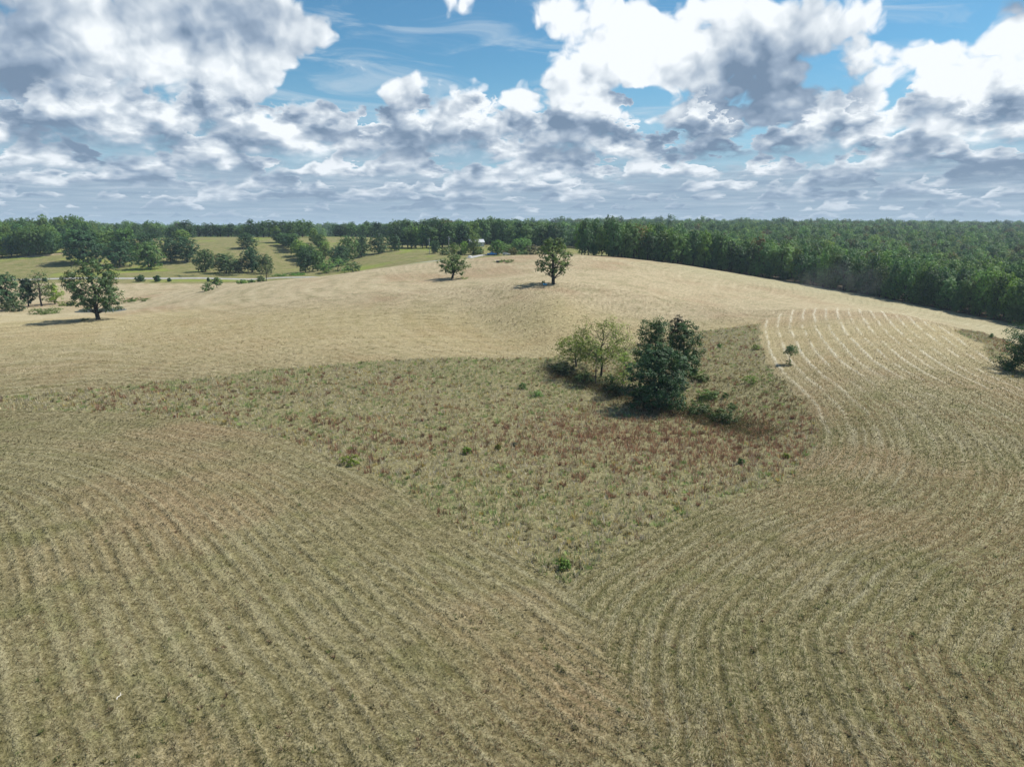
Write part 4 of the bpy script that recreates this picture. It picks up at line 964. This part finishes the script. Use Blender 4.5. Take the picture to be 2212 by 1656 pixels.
WATER, _b = new_mat('water', 0.08, 0.5); _b.inputs['Base Color'].default_value = (.09, .10, .10, 1)
bump(noise(pos(), 2.0, 3), _b, .12, .05)
pz = float(_gz(POND[0], POND[1])) - .34
aa = np.linspace(0, 2 * math.pi, 40, endpoint=False); rad = 1 + .12 * np.sin(aa * 3 + 1) + .07 * np.sin(aa * 5)
V = np.stack([POND[0] + 9.5 * rad * np.cos(aa), POND[1] + 6.4 * rad * np.sin(aa), np.full(40, pz)], 1); V = np.concatenate([[[POND[0], POND[1], pz]], V])
add('pond', mesh_np('pond', V, np.array([(0, i + 1, (i + 1) % 40 + 1) for i in range(40)]), WATER), kind='structure')
# far hills on the skyline
HILL, _b = new_mat('hill_woods', .95, .1); link(ramp(noise(pos(), .02, 5), (.3, (.03, .045, .018)), (.7, (.075, .10, .04))), _b.inputs['Base Color'])
t = np.linspace(-.75, .75, 260); V = []; F = []
for j, (rr_, q) in enumerate(((5600, 0), (5900, .55), (6300, 1), (6900, .6), (7600, 0))):
    hh = 12 + q * (24 + 26 * fbm(t * 9, t * 0, 4, 13) + 5 * fbm(t * 160, t * 0 + q, 2, 15)) - (6 if q == 0 else 0)
    V.append(np.stack([rr_ * np.sin(t), rr_ * np.cos(t), hh], 1))
for j in range(4):
    i = np.arange(259); F.append(np.stack([i + j * 260, i + 1 + j * 260, i + 1 + (j + 1) * 260, i + (j + 1) * 260], 1))
add('hills', mesh_np('hills', np.concatenate(V), np.concatenate(F), HILL, smooth_shade=True), kind='structure')
# ------------------------------------------------------------------ small solid shapes
import bmesh
def plain(name, c, rough=.6, metal=0.0, var=.12):
    m, b = new_mat(name, rough, .4); b.inputs['Metallic'].default_value = metal
    link(mixc(noise(pos(), 3.0, 4), tuple(v * (1 - var) for v in c), tuple(min(1, v * (1 + var)) for v in c)), b.inputs['Base Color'])
    return m
def bm_obj(name, bm, mat, parent=None, smooth_=False, **kw):
    me = bpy.data.meshes.new(name); bm.normal_update(); bm.to_mesh(me); bm.free(); me.materials.append(mat)
    if smooth_:
        for p_ in me.polygons: p_.use_smooth = True
    return add(name, me, parent, **kw)
def box(bm, x0, x1, y0, y1, z0, z1, bev=0.0):
    r_ = bmesh.ops.create_cube(bm, size=1.0); vs = r_['verts']
    for v in vs: v.co = Vector(((x0 + x1) / 2 + v.co.x * (x1 - x0), (y0 + y1) / 2 + v.co.y * (y1 - y0), (z0 + z1) / 2 + v.co.z * (z1 - z0)))
    if bev: bmesh.ops.bevel(bm, geom=list({e for v in vs for e in v.link_edges}), offset=bev, segments=2, affect='EDGES')
def prof(bm, pts, y0, y1, inset=0.0, zi=1e9):
    """side profile (x, z) extruded across y; points above zi are drawn in by inset"""
    A = [bm.verts.new((x, y0 + (inset if z > zi else 0), z)) for x, z in pts]; B = [bm.verts.new((x, y1 - (inset if z > zi else 0), z)) for x, z in pts]
    bm.faces.new(A); bm.faces.new(B[::-1]); k = len(pts)
    for i in range(k): bm.faces.new((A[i], B[i], B[(i + 1) % k], A[(i + 1) % k]))
    bmesh.ops.recalc_face_normals(bm, faces=bm.faces)
def cyl(bm, c, r_, L, axis='Y', seg=18, r2=None):
    m = Matrix.Translation(c) @ (Matrix.Rotation(R(90), 4, 'X') if axis == 'Y' else Matrix())
    bmesh.ops.create_cone(bm, cap_ends=True, segments=seg, radius1=r_, radius2=r_ if r2 is None else r2, depth=L, matrix=m)
GLASS = plain('car_glass', (.03, .04, .05), .12); TYRE = plain('tyre', (.02, .02, .02), .85); RIM = plain('rim', (.45, .45, .47), .35, .8); LAMP = plain('lamp_glass', (.75, .75, .7), .2); CHROME = plain('bumper', (.30, .31, .33), .4, .6)
def car(name, paint, loc, rz, label, kind):
    e = add(name, None, None, label, 'car' if kind != 'pickup' else 'truck', loc=loc); e.rotation_euler = (0, 0, rz)
    bm = bmesh.new()
    if kind == 'pickup':
        prof(bm, [(-2.7, .45), (2.65, .45), (2.75, .75), (2.62, 1.08), (1.35, 1.18), (.75, 1.80), (-.55, 1.84), (-.75, 1.16), (-2.7, 1.16)], -.95, .95, .14, 1.3); glass = [(1.25, 1.22), (.72, 1.72), (-.50, 1.75), (-.62, 1.22)]; ax = (1.75, -1.7); wr_ = .40
    else:
        prof(bm, [(-2.2, .40), (2.2, .40), (2.28, .62), (2.1, .86), (1.15, .98), (.45, 1.44), (-1.0, 1.47), (-1.75, 1.05), (-2.25, .98)], -.88, .88, .16, 1.1); glass = [(1.05, 1.02), (.42, 1.38), (-.95, 1.40), (-1.55, 1.05)]; ax = (1.4, -1.35); wr_ = .33
    b = bm_obj('body', bm, paint, e); md_ = b.modifiers.new('bevel', 'BEVEL'); md_.width = .05; md_.segments = 2
    hw = .95 if kind == 'pickup' else .88
    for sgn in (-1, 1):
        bm = bmesh.new(); y = sgn * (hw - .10); prof(bm, glass, min(y, y + sgn * .06), max(y, y + sgn * .06)); bm_obj('side_window', bm, GLASS, b)
        bm = bmesh.new(); box(bm, (2.64 if kind == 'pickup' else 2.19), (2.80 if kind == 'pickup' else 2.31), sgn * .62 - .2, sgn * .62 + .2, .74, .92, .02); bm_obj('headlight', bm, LAMP, e)
        for xx in ax:
            bm = bmesh.new(); cyl(bm, (xx, sgn * (hw - .06), wr_), wr_, .24); w = bm_obj('wheel', bm, TYRE, e)
            bm = bmesh.new(); cyl(bm, (xx, sgn * (hw + .05), wr_), wr_ * .6, .06); bm_obj('rim', bm, RIM, w)
    x0, z0 = glass[0]; x1, z1 = glass[1]
    bm = bmesh.new(); prof(bm, [(x0 + .08, z0), (x0 + .12, z0 + .02), (x1 + .12, z1), (x1 + .06, z1)], -.70, .70); bm_obj('windscreen', bm, GLASS, b)
    bm = bmesh.new(); xf = 2.74 if kind == 'pickup' else 2.26; box(bm, xf - .05, xf + .12, -.85, .85, .42, .62, .03); box(bm, -xf - .08, -xf + .10, -.85, .85, .42, .62, .03); bm_obj('bumper', bm, CHROME, e)
    return e
def onto(px, Y): x, y, z = spot(px, None, Y); return (x, y, z + .02)
car('pickup_truck', plain('blue_paint', (.05, .30, .72), .3), onto(1064, 424), .35, 'bright blue pickup truck parked under the leafy green tree', 'pickup')
car('parked_car', plain('white_paint', (.80, .81, .82), .3), onto(1094, 428), .2, 'white car parked right of the blue pickup truck', 'car')
car('parked_car', plain('white_paint_two', (.80, .81, .82), .3), onto(1077, 436), 1.2, 'white car half hidden behind the leafy green tree\'s trunk', 'car')
car('parked_car', plain('navy_paint', (.03, .05, .12), .3), onto(1028, 432), 1.3, 'dark navy car beside the open grey-green tree', 'car')
car('parked_car', plain('white_paint_three', (.80, .80, .80), .3), onto(1073, 520), .1, 'white car on the sandy rise behind the driveway', 'car')
# house behind the trees
e = add('house', None, None, 'small pale house with grey gable roof half hidden in the wood', 'house', loc=onto(1031, 512)); e.rotation_euler = (0, 0, .3)
SIDING = plain('siding', (.62, .61, .58), .8); ROOF = plain('roof_sheet', (.42, .44, .46), .5); WOODD = plain('door_wood', (.22, .13, .08), .7)
bm = bmesh.new(); box(bm, -5, 5, -3.5, 3.5, -.4, 2.9); bm_obj('wall', bm, SIDING, e)
bm = bmesh.new(); prof(bm, [(-3.95, 2.85), (0, 4.9), (3.95, 2.85), (3.95, 2.70), (0, 4.72), (-3.95, 2.70)], -5.4, 5.4)
rf = bm_obj('roof', bm, ROOF, e); rf.rotation_euler = (0, 0, R(90))
bm = bmesh.new(); box(bm, 1.5, 2.1, .4, 1.0, 3.8, 5.6, .02); ch = bm_obj('chimney', bm, plain('brick', (.30, .14, .10), .9), rf)
bm = bmesh.new(); box(bm, -.5, .5, -3.56, -3.40, -.2, 2.05, .01); bm_obj('door', bm, WOODD, e)
for xx in (-3.2, 2.6):
    bm = bmesh.new(); box(bm, xx - .6, xx + .6, -3.57, -3.42, 1.0, 2.2, .01); w = bm_obj('window', bm, LAMP, e)
    bm = bmesh.new(); box(bm, xx - .5, xx + .5, -3.60, -3.55, 1.1, 2.1); bm_obj('pane', bm, GLASS, w)
# utility poles
POLE = plain('pole_wood', (.50, .49, .47), .8); STEEL = plain('galvanised', (.55, .56, .57), .4, .5); PORC = plain('insulator', (.30, .20, .14), .3)
for px, Y, h, lab, tr in ((933, 440, 9.2, 'pale utility pole at the foot of the central wood', False), (974, 452, 9.6, 'pale utility pole with a transformer drum near the yellowish tree', True), (829, 520, 10.5, 'thin utility pole above the large round tree of the slope row', False), (1047, 405, 5.0, 'dark thin post beside the gravel drive', None)):
    x, y, z = spot(px, None, Y)
    e = add('utility_pole' if tr is not None else 'post', None, None, lab, 'pole' if tr is not None else 'post', loc=(x, y, z))
    bm = bmesh.new(); cyl(bm, (0, 0, h / 2 - .2), .17 if tr is not None else .09, h + .4, 'Z', 10, .12 if tr is not None else .08); bm_obj('shaft', bm, POLE if tr is not None else WOODD, e)
    if tr is None:
        bm = bmesh.new(); cyl(bm, (0, 0, h + .06), .12, .12, 'Z', 10, .02); bm_obj('cap', bm, STEEL, e); continue
    bm = bmesh.new(); box(bm, -1.1, 1.1, -.14, -.02, h - .7, h - .55, .01); ca = bm_obj('crossarm', bm, POLE, e)
    for xx in (-1.0, -.45, .45, 1.0):
        bm = bmesh.new(); cyl(bm, (xx, -.08, h - .46), .06, .2, 'Z', 8, .04); bm_obj('insulator', bm, PORC, ca)
    if tr:
        bm = bmesh.new(); cyl(bm, (.38, 0, h - 1.6), .26, .9, 'Z', 14); bm_obj('transformer', bm, STEEL, e)
# small things on the field
x, y, z = hit(1177.5, 615.5)
bm = bmesh.new(); cyl(bm, (0, 0, .22), .62, .48, 'Z', 24, .72); me_t = bm_obj('mineral_tub', bm, plain('blue_plastic', (.10, .42, .68), .4), None, label='light blue plastic tub in the shade of the lone oak', cat='tub', loc=(x, y, z))
bm = bmesh.new(); bmesh.ops.create_circle(bm, segments=24, radius=.74); g_ = bmesh.ops.extrude_edge_only(bm, edges=bm.edges[:])
for v in g_['geom']:
    if isinstance(v, bmesh.types.BMVert): v.co *= .86
for v in bm.verts: v.co.z = .475 if v.co.length > .7 else .44
bm_obj('rim', bm, plain('blue_plastic_rim', (.16, .50, .74), .4), me_t)
x, y, z = hit(1076, 567)
e = add('water_trough', None, None, 'small dark metal trough at the end of the hilltop weed strip', 'trough', loc=(x, y, z))
bm = bmesh.new(); box(bm, -.8, .8, -.45, .45, 0, .75, .05); bt = bm_obj('basin', bm, plain('dark_steel', (.06, .06, .065), .5, .4), e)
bm = bmesh.new()
for b_ in ((-.86, .86, -.51, -.43), (-.86, .86, .43, .51), (-.86, -.78, -.43, .43), (.78, .86, -.43, .43)): box(bm, *b_, .74, .82)
bm_obj('rim', bm, STEEL, e)
x, y, z = hit(1018, 555)
bm = bmesh.new(); bmesh.ops.create_icosphere(bm, subdivisions=3, radius=1.0)
for v in bm.verts:
    f_ = 1 + .25 * (float(vnoise(np.array([v.co.x * 1.7 + 5]), np.array([v.co.y * 1.7 + v.co.z]), 3)[0]) - .5); v.co = Vector((v.co.x * 1.1 * f_, v.co.y * .9 * f_, v.co.z * .65 * f_ + .3))
x, y, z = spot(1018, None, 402)
bm_obj('boulder', bm, plain('limestone', (.62, .62, .60), .9), None, True, label='pale limestone boulder where the gravel drive begins', cat='rock', loc=(x, y, z + .1))
T = Tube(); x, y, z = hit(252, 1512)
T.line([np.array((0, 0, .06)), np.array((-.05, .18, .09)), np.array((.02, .38, .07)), np.array((-.06, .62, .13))], [.030, .026, .022, .008], 6); T.line([np.array((.02, .38, .07)), np.array((.14, .5, .1))], [.016, .006], 5)
add('dry_stick', T.mesh('dry_stick', plain('bleached_wood', (.55, .53, .48), .8)), label='bleached white stick lying on the mown hay', cat='stick', loc=(x, y, z))
# ------------------------------------------------------------------ air
def volume_mat(name, color, density, noisy=None):
    m = bpy.data.materials.new(name); m.use_nodes = True; S.nt = m.node_tree; m.node_tree.nodes.clear()
    v = m.node_tree.nodes.new('ShaderNodeVolumePrincipled'); v.inputs['Color'].default_value = (*color, 1); v.inputs['Density'].default_value = density
    if noisy: link(noisy(), v.inputs['Density'])
    o = m.node_tree.nodes.new('ShaderNodeOutputMaterial'); m.node_tree.links.new(v.outputs[0], o.inputs['Volume'])
    return m
x, y, z = hit(1845, 628)
bm = bmesh.new(); bmesh.ops.create_icosphere(bm, subdivisions=3, radius=1.0)
for v in bm.verts: v.co = Vector((v.co.x * 34, v.co.y * 9, v.co.z * 11 + 6))
def puff_density():
    c = S.nt.nodes.new('ShaderNodeTexCoord'); p_ = S(c.outputs['Object'])
    sp_ = S.nt.nodes.new('ShaderNodeSeparateXYZ'); link(p_, sp_.inputs[0]); X, Y_, Z = (S(o) for o in sp_.outputs)
    q = (X / 34) * (X / 34) + (Y_ / 9) * (Y_ / 9) + ((Z - 6.0) / 11) * ((Z - 6.0) / 11)
    return sstep(q, 1.0, 0.0) * sstep(noise(p_, .12, 3), .35, .70) * 0.010
bm_obj('dust', bm, volume_mat('dust', (.97, .97, .98), .01, puff_density), None, label='pale drift of mowing dust before the long wood', cat='dust', kind='stuff', loc=(x - 10, y - 22, z))
zmin = float(gz.min()); zmax = max(90.0, float(gz.max()) + 50)
bm = bmesh.new(); ext = float(rr[-1]) + 60; box(bm, -ext, ext, -ext - 40, ext, zmin - 1.0, zmax)
bm_obj('haze', bm, volume_mat('haze', (.66, .85, 1.0), 1.1e-4), None, label='thin blue autumn air over the whole country', cat='haze', kind='stuff')
